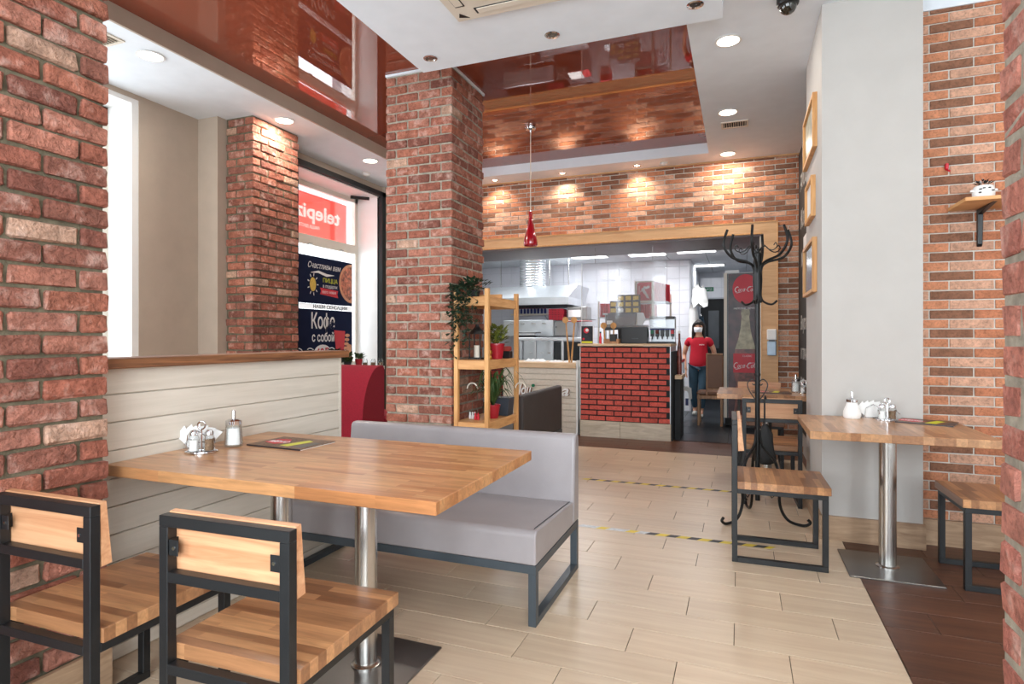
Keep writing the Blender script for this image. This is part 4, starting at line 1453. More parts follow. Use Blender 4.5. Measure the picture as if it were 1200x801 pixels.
# papers / wrapped items on low counter
for k, (x, y, w_, h_, l_) in enumerate(((-2.55, 7.45, 0.28, 0.04, 'crumpled white wrap left on the low counter ledge'), (-2.25, 7.42, 0.16, 0.025, 'flat white packet in the middle of the low counter ledge'), (-2.06, 7.40, 0.14, 0.022, 'folded white cloth at the right end of the low ledge'))):
    mb = MB()
    n_ = 8
    vs, fs = [], []
    for i in range(n_ + 1):
        for j in range(5):
            e = min(i, n_ - i, j, 4 - j)
            vs.append((-w_ / 2 + w_ * i / n_, -0.07 + 0.035 * j, 0.001 if e == 0 else h_ * random.uniform(0.4, 1.0)))
    for i in range(n_):
        for j in range(4):
            fs.append((i * 5 + j, (i + 1) * 5 + j, (i + 1) * 5 + j + 1, i * 5 + j + 1))
    mb.add(vs, fs)
    o = mb.build('wrapped_packet', M['paper'], None, 'all', loc=(x, y, 0.90))
    tag(o, l_, 'packet')

# passage: back counter with shelves
t = thing('kitchen_workbench', 'dark open-shelved workbench along the passage behind the counter', 'workbench', (-0.86, 7.85, 0))
MB().cbox(-0.075, 0.3, 0.86, 0.08, 1.36, 0.90, 0.004).build('worktop', M['steelplate'], t)
MB().cbox(-0.07, 0.3, 0.45, 0.075, 1.36, 0.47, 0.004).build('shelf_board', M['steelplate'], t)
MB().box(-0.078, 0.3, 0.02, -0.07, 1.36, 0.86).build('back_panel', M['blackmatt'], t)
for y in (0.32, 0.85, 1.33):
    for x in (-0.07, 0.045):
        MB().box(x, y, 0, x + 0.03, y + 0.03, 0.86).build('leg', M['steel_dull'], t)
t = thing('hanging_cloth', 'white cloth hanging from the workbench shelf', 'cloth', (-0.79, 8.95, 0.45))
MB().prism([(0, 0.03), (0.05, 0.06), (0.12, 0.03), (0.13, -0.12), (0.10, -0.14), (0.07, -0.02), (0.02, 0.0)], 'y', 0, 0.04).build('cloth', M['paper'], t)
MB().box(0.04, 0.0, -0.22, 0.08, 0.03, -0.12).build('blue_tip', M['blue'], t)
t = thing('counter_side_cabinet', 'brown cabinet end with a pale ledge at the right of the counter', 'cabinet', (-0.70, 7.3, 0))
MB().box(-0.035, 0.0, 0, 0.03, 0.42, 0.72).build('body', M['mortar_black'], t)
MB().cbox(-0.035, -0.01, 0.72, 0.05, 0.44, 0.765, 0.003).build('ledge', M['lightwood'], t)
t = thing('syrup_bottle', 'dark red syrup bottle at the right end of the counter', 'bottle', (-0.70, 7.5, 0.766))
MB().lathe([(0.028, 0), (0.03, 0.2), (0.024, 0.33), (0.012, 0.42), (0.012, 0.50)], 14).build('body', M['cola_liquid'], t, True)
MB().lathe([(0.014, 0.5), (0.014, 0.53)], 12).build('cap', M['whiteplastic'], t, True)
# hanging aprons
for lab_, x, y, z0, z1, w_ in (('white apron bunched on a high hook by the passage', -0.62, 9.75, 1.72, 2.02, 0.11), ('white jacket hanging low beside the tiled wall', -0.72, 9.95, 1.15, 1.72, 0.075), ('grey-blue towel hanging behind the woman', -0.60, 10.1, 1.0, 1.55, 0.05)):
    t = thing('hanging_apron', lab_, 'apron', (x, y, 0))
    vs, fs = [], []
    n_, m_ = 14, 6
    for i in range(m_ + 1):
        q = i / m_
        wd = w_ * (0.62 + 0.42 * math.sin(q * 2.6) + 0.08 * math.sin(9 * q))
        for k in range(n_):
            a = 2 * math.pi * k / n_
            rr = 1 + 0.22 * math.sin(5 * a + 0.7 * i) + 0.10 * math.sin(9 * a - i)
            vs.append((wd * math.cos(a) * rr + 0.03 * q, 0.05 * math.sin(a) * rr, z1 + (z0 - z1) * q + (0.035 * math.sin(3 * a + 1) if i in (0, m_) else 0)))
    for i in range(m_):
        for k in range(n_):
            fs.append((i * n_ + k, i * n_ + (k + 1) % n_, (i + 1) * n_ + (k + 1) % n_, (i + 1) * n_ + k))
    fs.append(tuple(range(n_))); fs.append(tuple(range(m_ * n_, (m_ + 1) * n_))[::-1])
    MB().add(vs, fs).build('cloth', M['napkin'] if 'towel' not in lab_ else M['jeans'], t, 'all')
    MB().tube([(0, 0, z1 - 0.02), (0, 0, z1 + 0.03), (0, 0.03, z1 + 0.05), (-0.0, 0.25 if y < 9.9 else 0.1, z1 + 0.05)], 0.006, 6).build('hook', M['steel'], t)

# fridge with cola artwork
t = thing('drinks_fridge', 'tall drinks fridge with a cola bottle advert on its side', 'fridge', (0.0, 8.62, 0))
MB().box(-0.16, 0.02, 0.10, 0.42, 0.66, 2.10).build('cabinet', M['whiteplastic'], t)
MB().box(-0.215, 0.0, 0.12, -0.16, 0.66, 2.10).build('door_edge', M['cream'], t)
MB().box(-0.175, -0.002, 0.12, -0.158, 0.02, 2.09).build('door_seal', M['darkgrey'], t)
MB().box(-0.20, 0.0, 0.02, 0.42, 0.6, 0.12).build('plinth', M['blackmatt'], t)
MB().box(-0.20, 0.0, 2.10, -0.02, 0.1, 2.135).build('hinge_cover', M['whiteplastic'], t)
MB().box(-0.157, 0.0, 0.12, 0.42, 0.02, 2.09).build('advert_panel', M['cola_dark'], t)
UX, VZ = (1, 0, 0), (0, 0, 1)
MB().prism(arc(0.06, 1.875, 0.165, 0.20, 0, 360, 32)[:-1], 'y', -0.003, 0.0).build('red_disc', M['printred'], t)
textmesh('small_print', 'НАПОЛНИ, МЕЧТОЙ', 0.035, M['printwhite'], t, (-0.09, -0.003, 1.60), UX, VZ, width=0.3)
bot = [(-0.05, 1.60), (0.05, 1.60), (0.056, 1.54), (0.048, 1.50), (0.062, 1.34), (0.085, 1.22), (0.125, 1.08), (0.15, 0.92), (0.15, 0.70), (0.12, 0.62), (0.13, 0.35), (0.15, 0.16)]
prof = bot[1:] + [(-a, b) for a, b in bot[:0:-1]]
MB().prism([(a + 0.06, b) for a, b in prof], 'y', -0.002, 0.0).build('bottle_picture', M['cola_bottle'], t)
MB().prism([(0.06 + a, b) for a, b in ((0.13, 1.06), (0.15, 0.92), (0.15, 0.70), (0.12, 0.62), (0.13, 0.35), (0.15, 0.16), (-0.15, 0.16), (-0.13, 0.35), (-0.12, 0.62), (-0.15, 0.70), (-0.15, 0.92), (-0.13, 1.06))], 'y', -0.003, -0.002).build('drink_picture', M['cola_liquid'], t)
MB().box(-0.095, -0.004, 0.74, 0.215, -0.003, 1.0).build('red_label', M['printred'], t)
textmesh('classic', 'CLASSIC', 0.035, M['printwhite'], t, (0.02, -0.005, 0.955), UX, VZ, width=0.12)


def cola_script(name, x, z, k, yy, parent):
    mb = MB()
    S = [(arc(0.16, 0.22, 0.13, 0.19, 50, 300, 16), [0.02] + [0.05] * 14 + [0.03, 0.015]),
         ([(0.10, -0.02), (0.25, -0.07), (0.42, -0.02), (0.58, 0.0)], [0.01, 0.04, 0.04, 0.01]),
         (arc(0.36, 0.14, 0.055, 0.10, 0, 360, 14), [0.03] * 15),
         (arc(0.53, 0.14, 0.055, 0.10, 60, 310, 12), [0.03] * 13),
         (arc(0.68, 0.14, 0.055, 0.10, 0, 360, 14), [0.03] * 15),
         ([(0.755, 0.27), (0.745, 0.08), (0.80, 0.04)], [0.05, 0.05, 0.02]),
         ([(0.83, 0.15), (0.92, 0.16)], [0.03, 0.03]),
         (arc(1.08, 0.22, 0.13, 0.19, 50, 300, 16), [0.02] + [0.05] * 14 + [0.03, 0.015]),
         ([(1.0, 0.30), (1.15, 0.40), (1.35, 0.42)], [0.01, 0.035, 0.01]),
         (arc(1.27, 0.14, 0.055, 0.10, 0, 360, 14), [0.03] * 15),
         ([(1.36, 0.05), (1.44, 0.38), (1.39, 0.42), (1.37, 0.2), (1.41, 0.04)], [0.01, 0.03, 0.025, 0.035, 0.01]),
         (arc(1.52, 0.14, 0.055, 0.10, 0, 360, 14), [0.03] * 15),
         ([(1.595, 0.27), (1.585, 0.08), (1.65, 0.04)], [0.05, 0.05, 0.02])]
    for pts, w_ in S:
        w_ = (w_ + [w_[-1]] * len(pts))[:len(pts)]
        ribbon(mb, [(a * k + b * k * 0.25, b * k) for a, b in pts], [q * k for q in w_], (x, yy, z), UX, VZ, 0.0)
    mb.build(name, M['printwhite'], parent)


cola_script('script_logo', -0.10, 0.80, 0.185, -0.0055, t)
cola_script('script_logo', -0.085, 1.835, 0.17, -0.0045, t)

# tan leather chair in the passage
t = thing('leather_chair', 'wooden chair with a tan leather back beside the fridge', 'chair', (-0.40, 8.75, 0), 0)
for x, y, h in ((-0.16, -0.16, 0.44), (-0.16, 0.16, 0.44), (0.14, 0.16, 0.96), (0.14, -0.16, 0.96)):
    MB().cbox(x, y - 0.015, 0, x + 0.03, y + 0.015, h, 0.003).build('leg', M['chairwood'], t)
MB().cbox(-0.165, -0.18, 0.37, 0.17, 0.18, 0.42, 0.004).build('seat_frame', M['chairwood'], t)
MB().cbox(-0.17, -0.18, 0.42, 0.17, 0.18, 0.47, 0.015).build('seat', M['brownleather'], t)
MB().cbox(-0.03, -0.19, 0.52, 0.17, -0.165, 0.98, 0.006).build('backrest', M['brownleather'], t)
MB().cbox(-0.04, -0.195, 0.50, 0.175, -0.16, 0.52, 0.004).build('lower_rail', M['chairwood'], t)
MB().cbox(-0.045, -0.195, 0.98, 0.175, -0.16, 1.0, 0.004).build('top_rail', M['chairwood'], t)
MB().cbox(-0.045, -0.195, 0.42, -0.025, -0.16, 0.98, 0.003).build('back_post', M['chairwood'], t)

# sanitiser dispenser
t = thing('sanitiser_dispenser', 'white and clear sanitiser dispenser on the oak jamb', 'dispenser', (0.318, 7.152, 1.02))
MB().cbox(-0.048, -0.07, 0.17, 0.048, 0, 0.29, 0.008).build('cover', M['whiteplastic'], t)
MB().cbox(-0.045, -0.06, 0.0, 0.045, 0, 0.16, 0.008).build('reservoir', plain('pale_blue_gel', (170, 200, 226), 0.2, var=0.1), t)
MB().box(-0.03, -0.075, 0.155, 0.03, -0.01, 0.172).build('lever', M['darkgrey'], t)

# ------------------------------------------------------------------ pine rack and its contents
t = thing('pine_rack', 'open pine rack standing against the middle brick pier', 'rack', (-2.06, 4.09, 0))
PX, PY = 0.29, 0.655
for x, y in ((0, 0), (PX - 0.034, 0), (PX - 0.034, PY - 0.034), (0, PY - 0.034)):
    MB().cbox(x, y, 0, x + 0.034, y + 0.034, 1.59, 0.002).build('post', M['pine'], t)
PH = wood('pine_rail_wood', (200, 140, 84), (226, 174, 116), (3, 3, 26), 0.5)
for z in (0.50, 0.975, 1.46):
    MB().cbox(0.034, 0.004, z, PX - 0.034, 0.024, z + 0.07, 0.002).build('rail', PH, t)
    MB().cbox(PX - 0.03, 0.034, z, PX - 0.01, PY - 0.034, z + 0.07, 0.002).build('rail', PH, t)
    MB().cbox(0.0, 0.034, z, 0.02, PY - 0.034, z + 0.07, 0.002).build('rail', PH, t)
    MB().cbox(0.034, PY - 0.028, z, PX - 0.034, PY - 0.008, z + 0.07, 0.002).build('rail', PH, t)
    for k in range(3):
        MB().cbox(0.024 + 0.082 * k, 0.03, z + 0.052, 0.024 + 0.082 * k + 0.076, PY - 0.03, z + 0.069, 0.002).build('shelf_slat', PH, t)
MB().cbox(0.03, 0.30, 1.53, PX - 0.02, 0.33, 1.565, 0.002).build('top_cleat', PH, t)
ZL, ZM, ZT = 0.57, 1.045, 1.53


def leaf(mb, p, d, L, W, up=Vector((0, 0, 1))):
    p = Vector(p); d = Vector(d).normalized()
    s = d.cross(up)
    if s.length < 0.1: s = Vector((1, 0, 0))
    s.normalize()
    n = s.cross(d)
    mb.add([p, p + d * L * 0.45 + s * W / 2 + n * 0.08 * L, p + d * L, p + d * L * 0.45 - s * W / 2 + n * 0.08 * L, p + d * L * 0.5 - n * 0.03 * L], [(0, 4, 1), (4, 2, 1), (0, 3, 4), (3, 2, 4)])


def pot(label, name, x, y, z, r, h, potm, cat='plant'):
    t = thing(name, label, cat, (x, y, z))
    MB().lathe([(r * 0.72, 0), (r * 0.98, h * 0.9), (r * 1.04, h * 0.9), (r * 1.04, h), (r * 0.92, h), (r * 0.9, h * 0.88)], 20).build('pot', potm, t, True)
    MB().lathe([(0.001, h * 0.87), (r * 0.9, h * 0.88)], 16, cap=False).build('soil', M['soil'], t)
    return t


def bushy(t, base, n, rad, hgt, L, W, m):
    mb = MB()
    for k in range(n):
        a = random.uniform(0, 6.283); e = random.uniform(0.2, 1.0)
        rr = rad * random.uniform(0.1, 1)
        p = (rr * math.cos(a) * 0.7, rr * math.sin(a) * 0.7, base + hgt * random.uniform(0.05, 0.9))
        leaf(mb, p, (math.cos(a), math.sin(a), e), L * random.uniform(0.7, 1.2), W)
    o = mb.build('foliage', m, t); o['kind'] = 'stuff'
    st = MB()
    for k in range(7):
        a = k * 0.9
        st.tube([(0, 0, base * 0.9), (rad * 0.4 * math.cos(a), rad * 0.4 * math.sin(a), base + hgt * 0.6)], 0.0025, 5)
    st.build('stem', M['leaf'], t)


t = pot('olive-leaved plant in a red pot on the middle shelf of the pine rack', 'potted_plant', -1.845, 4.44, ZM, 0.062, 0.125, M['redpot'])
bushy(t, 0.11, 190, 0.10, 0.17, 0.05, 0.026, M['leaf_yellow'])
t = pot('spiky long-leaved plant in a red pot on the bottom shelf of the pine rack', 'potted_plant', -1.865, 4.40, ZL, 0.06, 0.11, M['redpot'])
mb = MB()
for k in range(60):
    a = random.uniform(0, 6.283); L = random.uniform(0.18, 0.36); up = random.uniform(0.10, 0.30)
    rr = L * random.uniform(0.5, 1.0)
    pts = []
    for i in range(7):
        q = i / 6
        pts.append(Vector((rr * q * math.cos(a), rr * q * math.sin(a), 0.10 + up * math.sin(q * 2.5) * 1.0 + 0.06 * q * (1 - q))))
    s = Vector((-math.sin(a), math.cos(a), 0))
    vs = []
    for i, p in enumerate(pts):
        w_ = 0.010 * (1 - (i / 6) ** 2) + 0.0008
        vs += [p + s * w_, p - s * w_]
    mb.add(vs, [(2 * i, 2 * i + 1, 2 * i + 3, 2 * i + 2) for i in range(6)])
o = mb.build('foliage', M['leaf'], t); o['kind'] = 'stuff'
MB().tube([(0.0, -0.066, 0.0), (-0.035, -0.075, 0.16)], 0.004, 6).build('wooden_stick', M['pine'], t)
# trailing ivy
t = pot('trailing ivy hanging from the top of the pine rack', 'trailing_ivy', -1.97, 4.26, ZT, 0.055, 0.06, M['blackmatt'])
mb = MB(); st = MB()
for k in range(16):
    a = random.uniform(0, 6.283)
    r0 = random.uniform(0.05, 0.12)
    x0, y0 = r0 * math.cos(a), -abs(r0 * math.sin(a)) - 0.05
    L = random.choice((0.2, 0.3, 0.45, 0.62, 0.5, 0.35))
    pts = [Vector((0, 0, 0.06)), Vector((x0 * 0.6, y0 * 0.6 - 0.04, 0.10))]
    n_ = int(L / 0.035)
    for i in range(n_):
        pts.append(Vector((x0 + random.uniform(-0.02, 0.02) + (0.02 if i % 2 else -0.02), y0 - 0.12 + random.uniform(-0.01, 0.02), 0.07 - 0.035 * i)))
    st.tube(pts, 0.0016, 4)
    for p in pts[1:]:
        for q in range(3):
            leaf(mb, p, (random.uniform(-1, 1), random.uniform(-1, 0.3), random.uniform(-0.8, 0.5)), random.uniform(0.028, 0.045), 0.028)
for k in range(120):
    a = random.uniform(0, 6.283); rr = random.uniform(0.0, 0.13)
    leaf(mb, (rr * math.cos(a), rr * math.sin(a) - 0.03, 0.05 + random.uniform(0, 0.09)), (math.cos(a), math.sin(a), random.uniform(0, 1)), 0.045, 0.03)
o = mb.build('foliage', M['leaf_dark'], t); o['kind'] = 'stuff'
st.build('vine', M['leaf_dark'], t)

t = thing('lantern', 'black lantern with a cream candle on the middle rack shelf', 'lantern', (-1.985, 4.36, ZM))
for x in (-0.05, 0.042):
    for y in (-0.05, 0.042):
        MB().box(x, y, 0.012, x + 0.008, y + 0.008, 0.2).build('post', M['black'], t)
MB().box(-0.055, -0.055, 0, 0.055, 0.055, 0.012).build('base', M['black'], t)
MB().lathe([(0.075, 0.2), (0.05, 0.23), (0.02, 0.26), (0.012, 0.28)], 4).build('roof', M['black'], t)
MB().tube([(-0.02, 0, 0.28), (-0.02, 0, 0.31), (0, 0, 0.325), (0.02, 0, 0.31), (0.02, 0, 0.28)], 0.003, 6).build('handle', M['black'], t)
MB().lathe([(0.026, 0.013), (0.026, 0.11)], 16).build('candle', M['cream'], t, True)
t = thing('gold_figurine', 'small gold figurine left of the red pot on the middle shelf', 'figurine', (-1.86, 4.32, ZM))
gold = plain('gold_paint', (190, 140, 60), 0.3, 0.8)
MB().lathe([(0.02, 0), (0.022, 0.015), (0.012, 0.03), (0.024, 0.05), (0.02, 0.07), (0.008, 0.076)], 14).build('body', gold, t, True)
MB().lathe([(0.002, 0.074), (0.014, 0.084), (0.015, 0.094), (0.002, 0.106)], 12).build('head', gold, t, True)
t = thing('dark_jar', 'dark square jar with pink lid right of the red pot', 'jar', (-1.83, 4.61, ZM))
MB().cbox(-0.04, -0.04, 0, 0.04, 0.04, 0.06, 0.004).build('body', M['black'], t)
MB().cbox(-0.036, -0.036, 0.06, 0.036, 0.036, 0.10, 0.01).build('lid', M['signpink'], t)
t = thing('dark_planter', 'dark blue-grey planter on the bottom shelf behind the spiky plant', 'planter', (-1.865, 4.60, ZL))
MB().prism([(-0.07, 0), (0.07, 0), (0.085, 0.15), (-0.085, 0.15)], 'y', -0.055, 0.07).build('body', plain('slate_plastic', (52, 60, 70), 0.5), t, bevel=0.006)
for k in range(3):
    q = thing('white_figurine', 'white striped ornament on the bottom rack shelf, %s of three' % ('left', 'middle', 'right')[k], 'figurine', (-2.02 + 0.021 * k, 4.30, ZL))
    MB().lathe([(0.009, 0), (0.011, 0.02), (0.007, 0.035), (0.008, 0.05), (0.001, 0.056)], 10).build('body', M['ceramic'], q, True)
for k in range(2):
    q = thing('red_figurine', 'red ornament on the bottom rack shelf, %s of two' % ('left', 'right')[k], 'figurine', (-1.955 + 0.024 * k, 4.26, ZL))
    MB().lathe([(0.01, 0), (0.012, 0.02), (0.008, 0.035), (0.009, 0.045), (0.001, 0.055)], 10).build('body', M['printred'], q, True)
for lab_, x, y, z, m_ in (('cream hooked handle hanging inside the rack by the pier', -2.0, 4.30, 0.81, 'cream'), ('cream arched handle right of the spiky plant', -1.70, 4.60, 0.80, 'cream')):
    q = MB().tube([(x + 0.045 * math.cos(R(a)), y, z + 0.045 * math.sin(R(a))) for a in range(0, 200, 20)], 0.006, 8).build('curved_handle', M[m_], None, True)
    tag(q, lab_, 'handle')

# ------------------------------------------------------------------ window-sill plants and jars
t = pot('small succulent in a red pot on the poster window sill', 'potted_plant', -4.62, 6.45, 0.84, 0.05, 0.10, M['redpot'])
bushy(t, 0.09, 80, 0.07, 0.07, 0.06, 0.03, M['leaf'])
t = pot('leafy garland plant on the sill in front of the coffee poster', 'potted_plant', -4.66, 6.02, 0.84, 0.06, 0.08, M['blackmatt'])
bushy(t, 0.05, 200, 0.12, 0.18, 0.07, 0.035, M['leaf_dark'])
t = pot('leafy low plant on the sill between the two dark garland plants', 'potted_plant', -4.64, 6.24, 0.84, 0.05, 0.07, M['blackmatt'])
bushy(t, 0.05, 110, 0.05, 0.13, 0.07, 0.035, M['leaf'])
t = pot('leafy dark plant at the left end of the poster window sill', 'potted_plant', -4.68, 5.55, 0.84, 0.06, 0.08, M['blackmatt'])
bushy(t, 0.05, 200, 0.09, 0.17, 0.07, 0.035, M['leaf_dark'])
for k, (y, lab_) in enumerate(((6.56, 'left'), (6.63, 'middle'), (6.69, 'right'))):
    q = thing('glass_jar', 'glass jar of dried fruit on the window sill, %s of three' % lab_, 'jar', (-4.58 + 0.075 * k, y - 0.03, 0.84), 0)
    MB().lathe([(0.034, 0), (0.036, 0.07), (0.026, 0.09), (0.026, 0.10), (0.023, 0.10), (0.023, 0.088), (0.033, 0.068), (0.031, 0.004)], 16).build('glass', M['jarglass'], q, True)
    MB().lathe([(0.029, 0.004), (0.030, 0.05)], 14).build('contents', M['pepper'], q, True)

# ------------------------------------------------------------------ things on the large table
ZTB = 0.7505


def menu(label, x, y, rz, w=0.30, d=0.21):
    t = thing('menu_brochure', label, 'menu', (x, y, ZTB), rz)
    MB().box(-w / 2, -d / 2, 0, w / 2, d / 2, 0.0035).build('inner_pages', M['paper'], t)
    MB().box(-w / 2 - 0.002, -d / 2 - 0.002, 0.0035, w / 2 + 0.002, d / 2 + 0.002, 0.006).build('cover', M['printbrown'], t)
    MB().box(-w / 2 - 0.003, -d / 2 - 0.003, 0.0, w / 2, -d / 2, 0.0055).build('spine', M['printdark'], t)
    MB().prism([(-0.13, -0.03), (-0.05, -0.055), (-0.01, 0.0), (-0.06, 0.06), (-0.12, 0.05)], 'z', 0.006, 0.0065).build('red_patch', M['printred'], t)
    MB().prism([(0.0, -0.07), (0.05, -0.075), (0.075, 0.05), (0.035, 0.07)], 'z', 0.006, 0.0065).build('yellow_patch', M['printyellow'], t)
    MB().prism([(0.075, -0.08), (0.13, -0.08), (0.14, 0.03), (0.1, 0.04)], 'z', 0.006, 0.0064).build('dark_patch', M['printdark'], t)
    textmesh('title', 'МЕНЮ', 0.05, M['printwhite'], t, (-0.12, -0.02, 0.0068), (1, 0, 0), (0, 1, 0), width=0.1)
    return t


menu('colourful menu brochure lying on the large table', -1.845, 2.085, R(-3))


def sugar(label, x, y, style=0):
    t = thing('sugar_dispenser', label, 'dispenser', (x, y, ZTB))
    t.scale = (1.1, 1.1, 1.12)
    if style == 0:
        MB().lathe([(0.034, 0), (0.036, 0.006), (0.029, 0.085), (0.026, 0.088), (0.027, 0.084), (0.032, 0.008), (0.001, 0.006)], 10).build('glass_body', M['jarglass'], t, True)
        MB().lathe([(0.030, 0.008), (0.0265, 0.07), (0.001, 0.074)], 10).build('sugar_fill', M['sugar'], t, True)
    else:
        MB().lathe([(0.038, 0), (0.043, 0.012), (0.042, 0.035), (0.030, 0.065), (0.024, 0.085), (0.022, 0.088)], 20).build('glass_body', M['sugar'], t, True)
    MB().lathe([(0.030, 0.084), (0.030, 0.098), (0.020, 0.104), (0.008, 0.106)], 20).build('lid', M['chrome'], t, True)
    MB().lathe([(0.008, 0.104), (0.0075, 0.13), (0.006, 0.137), (0.004, 0.138)], 14).build('spout', M['chrome'], t, True)
    return t


def caddy(x, y, rz, who):
    t = thing('condiment_caddy', 'chrome condiment caddy %s' % who, 'caddy', (x, y, ZTB), rz)
    t.scale = (1.2, 1.2, 1.25)
    pts = [(0.05 * math.cos(R(a)), 0.032 * math.sin(R(a)), 0.003) for a in range(0, 361, 20)]
    MB().tube(pts, 0.003, 6, False).build('base_ring', M['chrome'], t, True)
    MB().lathe([(0.001, 0.0), (0.045, 0.001), (0.045, 0.003), (0.001, 0.004)], 20).build('base_tray', M['chrome'], t, True)
    MB().tube([(0, 0.0, 0.004), (0, 0.0, 0.075)] + [(0.012 * math.sin(R(a)), 0, 0.088 - 0.013 * math.cos(R(a))) for a in range(0, 361, 30)], 0.0028, 8).build('handle', M['chrome'], t, True)
    for s in (-1, 1):
        MB().tube([(s * 0.047, -0.02, 0.03), (s * 0.04, 0.0, 0.045), (s * 0.01, 0.012, 0.03), (0, 0, 0.035)], 0.002, 6).build('loop', M['chrome'], t, True)
    for s, m, nm in ((-1, 'sugar', 'salt'), (1, 'pepper', 'pepper')):
        q = thing('shaker', '%s shaker in the caddy %s' % (nm, who), 'shaker', (x + s * 0.029 * math.cos(rz), y + s * 0.029 * math.sin(rz), ZTB + 0.006), rz)
        q.scale = (1.2, 1.2, 1.2)
        MB().lathe([(0.017, 0), (0.019, 0.005), (0.016, 0.025), (0.019, 0.04), (0.015, 0.052), (0.013, 0.055)], 14).build('glass_body', M['jarglass'], q, True)
        MB().lathe([(0.015, 0.002), (0.0135, 0.025), (0.015, 0.038)], 12).build('fill', M[m], q, True)
        MB().lathe([(0.0145, 0.054), (0.015, 0.062), (0.009, 0.071), (0.002, 0.073)], 14).build('cap', M['chrome'], q, True)
    return t


def napkins(x, y, rz, who, sc=1.0):
    t = thing('napkin_holder', 'holder with fanned white paper napkins %s' % who, 'napkins', (x, y, ZTB), rz)
    t.scale = (1.25, 1.25, 1.45)
    MB().box(-0.045, -0.014, 0, 0.045, 0.014, 0.003).build('holder_base', M['chrome'], t)
    for s in (-1, 1):
        MB().tube([(-0.035, s * 0.014, 0.003), (-0.03, s * 0.014, 0.04), (0, s * 0.014, 0.055), (0.03, s * 0.014, 0.04), (0.035, s * 0.014, 0.003)], 0.002, 6).build('holder_wire', M['chrome'], t, True)
    for k, (a, dx) in enumerate(((-38, -0.016), (-26, -0.008), (-12, 0.0), (6, 0.004), (20, 0.012), (34, 0.02))):
        L = 0.074 * sc
        lo_, hi_ = R(90 - a - 17), R(90 - a + 17)
        q = [(dx - 0.012, 0.004), (dx + 0.012, 0.004), (dx + L * math.cos(lo_), 0.004 + L * 0.92 * math.sin(lo_)), (dx + L * 0.9 * math.cos(hi_), 0.004 + L * 0.8 * math.sin(hi_))]
        MB().prism(q, 'y', -0.011 + 0.004 * k, -0.009 + 0.004 * k).build('napkin', M['napkin'], t)
    return t


sugar('faceted glass sugar dispenser with chrome spout on the large table', -2.045, 1.955)
caddy(-2.055, 1.80, R(35), 'on the large table')
napkins(-2.140, 1.86, R(20), 'on the large table')
sugar('rounded white sugar dispenser on the square table', 0.605, 3.93, 1)
napkins(0.715, 3.975, R(5), 'on the square table', 1.0)
caddy(0.775, 3.90, R(20), 'on the square table')
menu('colourful menu brochure lying on the square table', 0.955, 3.86, R(-22), 0.26, 0.19)
m3 = menu('colourful menu brochure lying on the far table', 0.24, 5.50, R(2), 0.30, 0.2)
sugar('sugar dispenser with tall spout on the far table', 0.44, 5.60, 0)
napkins(0.50, 5.72, R(10), 'on the far table', 1.0)
caddy(0.50, 5.52, R(60), 'on the far table')

# ------------------------------------------------------------------ coat rack
CX, CY = 0.105, 4.29
t = thing('coat_rack', 'black wrought-iron coat rack with curled hooks and feet', 'coat rack', (CX, CY, 0))
MB().tube([(0, 0, 0.13), (0, 0, 1.80)], 0.016, 14).build('pole', M['iron'], t, True)


def bez(p, n=18):
    p = [Vector(q) for q in p]
    out = []
    for i in range(len(p) - 1):
        a = p[max(i - 1, 0)]; b = p[i]; c_ = p[i + 1]; d_ = p[min(i + 2, len(p) - 1)]
        for k in range(n):
            u = k / n
            out.append(0.5 * ((2 * b) + (-a + c_) * u + (2 * a - 5 * b + 4 * c_ - d_) * u * u + (-a + 3 * b - 3 * c_ + d_) * u ** 3))
    out.append(p[-1])
    return out


for k in range(6):
    a = R(20 + 60 * k)
    d_ = Vector((math.cos(a), math.sin(a), 0))
    pr = [(0.02, 1.45), (0.022, 1.66), (0.06, 1.72), (0.17, 1.755), (0.225, 1.84), (0.20, 1.94)]
    MB().tube([d_ * r + Vector((0, 0, z)) for r, z in [(q.x, q.y) for q in bez([(r_, z_, 0) for r_, z_ in pr], 7)]], 0.0085, 8).build('hook', M['iron'], t, True)
    pr = [(0.018, 1.55), (0.03, 1.47), (0.09, 1.44), (0.13, 1.465)]
    if k % 2 == 0:
        MB().tube([d_ * q.x + Vector((0, 0, q.y)) for q in bez([(r_, z_, 0) for r_, z_ in pr], 7)], 0.007, 8).build('lower_hook', M['iron'], t, True)
    # small scroll
    sc_ = [(0.015, 1.80), (0.05, 1.83), (0.085, 1.80), (0.12, 1.79), (0.15, 1.81), (0.14, 1.835), (0.125, 1.82)]
    MB().tube([d_ * q.x + Vector((0, 0, q.y)) for q in bez([(r_, z_, 0) for r_, z_ in sc_], 5)], 0.0035, 6).build('scroll', M['iron'], t, True)
for k in range(3):
    a = R(-133 + 118 * k)
    d_ = Vector((math.cos(a), math.sin(a), 0))
    pr = [(0.012, 0.60), (0.03, 0.50), (0.11, 0.40), (0.135, 0.28), (0.14, 0.12), (0.19, 0.03), (0.28, 0.012), (0.32, 0.035), (0.305, 0.055)]
    MB().tube([d_ * q.x + Vector((0, 0, q.y)) for q in bez([(r_, z_, 0) for r_, z_ in pr], 7)], 0.0095, 8).build('leg', M['iron'], t, True)
    MB().tube([d_ * 0.016 + Vector((0, 0, 0.2)), d_ * 0.05 + Vector((0, 0, 0.21)), d_ * 0.09 + Vector((0, 0, 0.16)), d_ * 0.13 + Vector((0, 0, 0.2))], 0.0035, 6).build('brace', M['iron'], t, True)
hz = 0.80
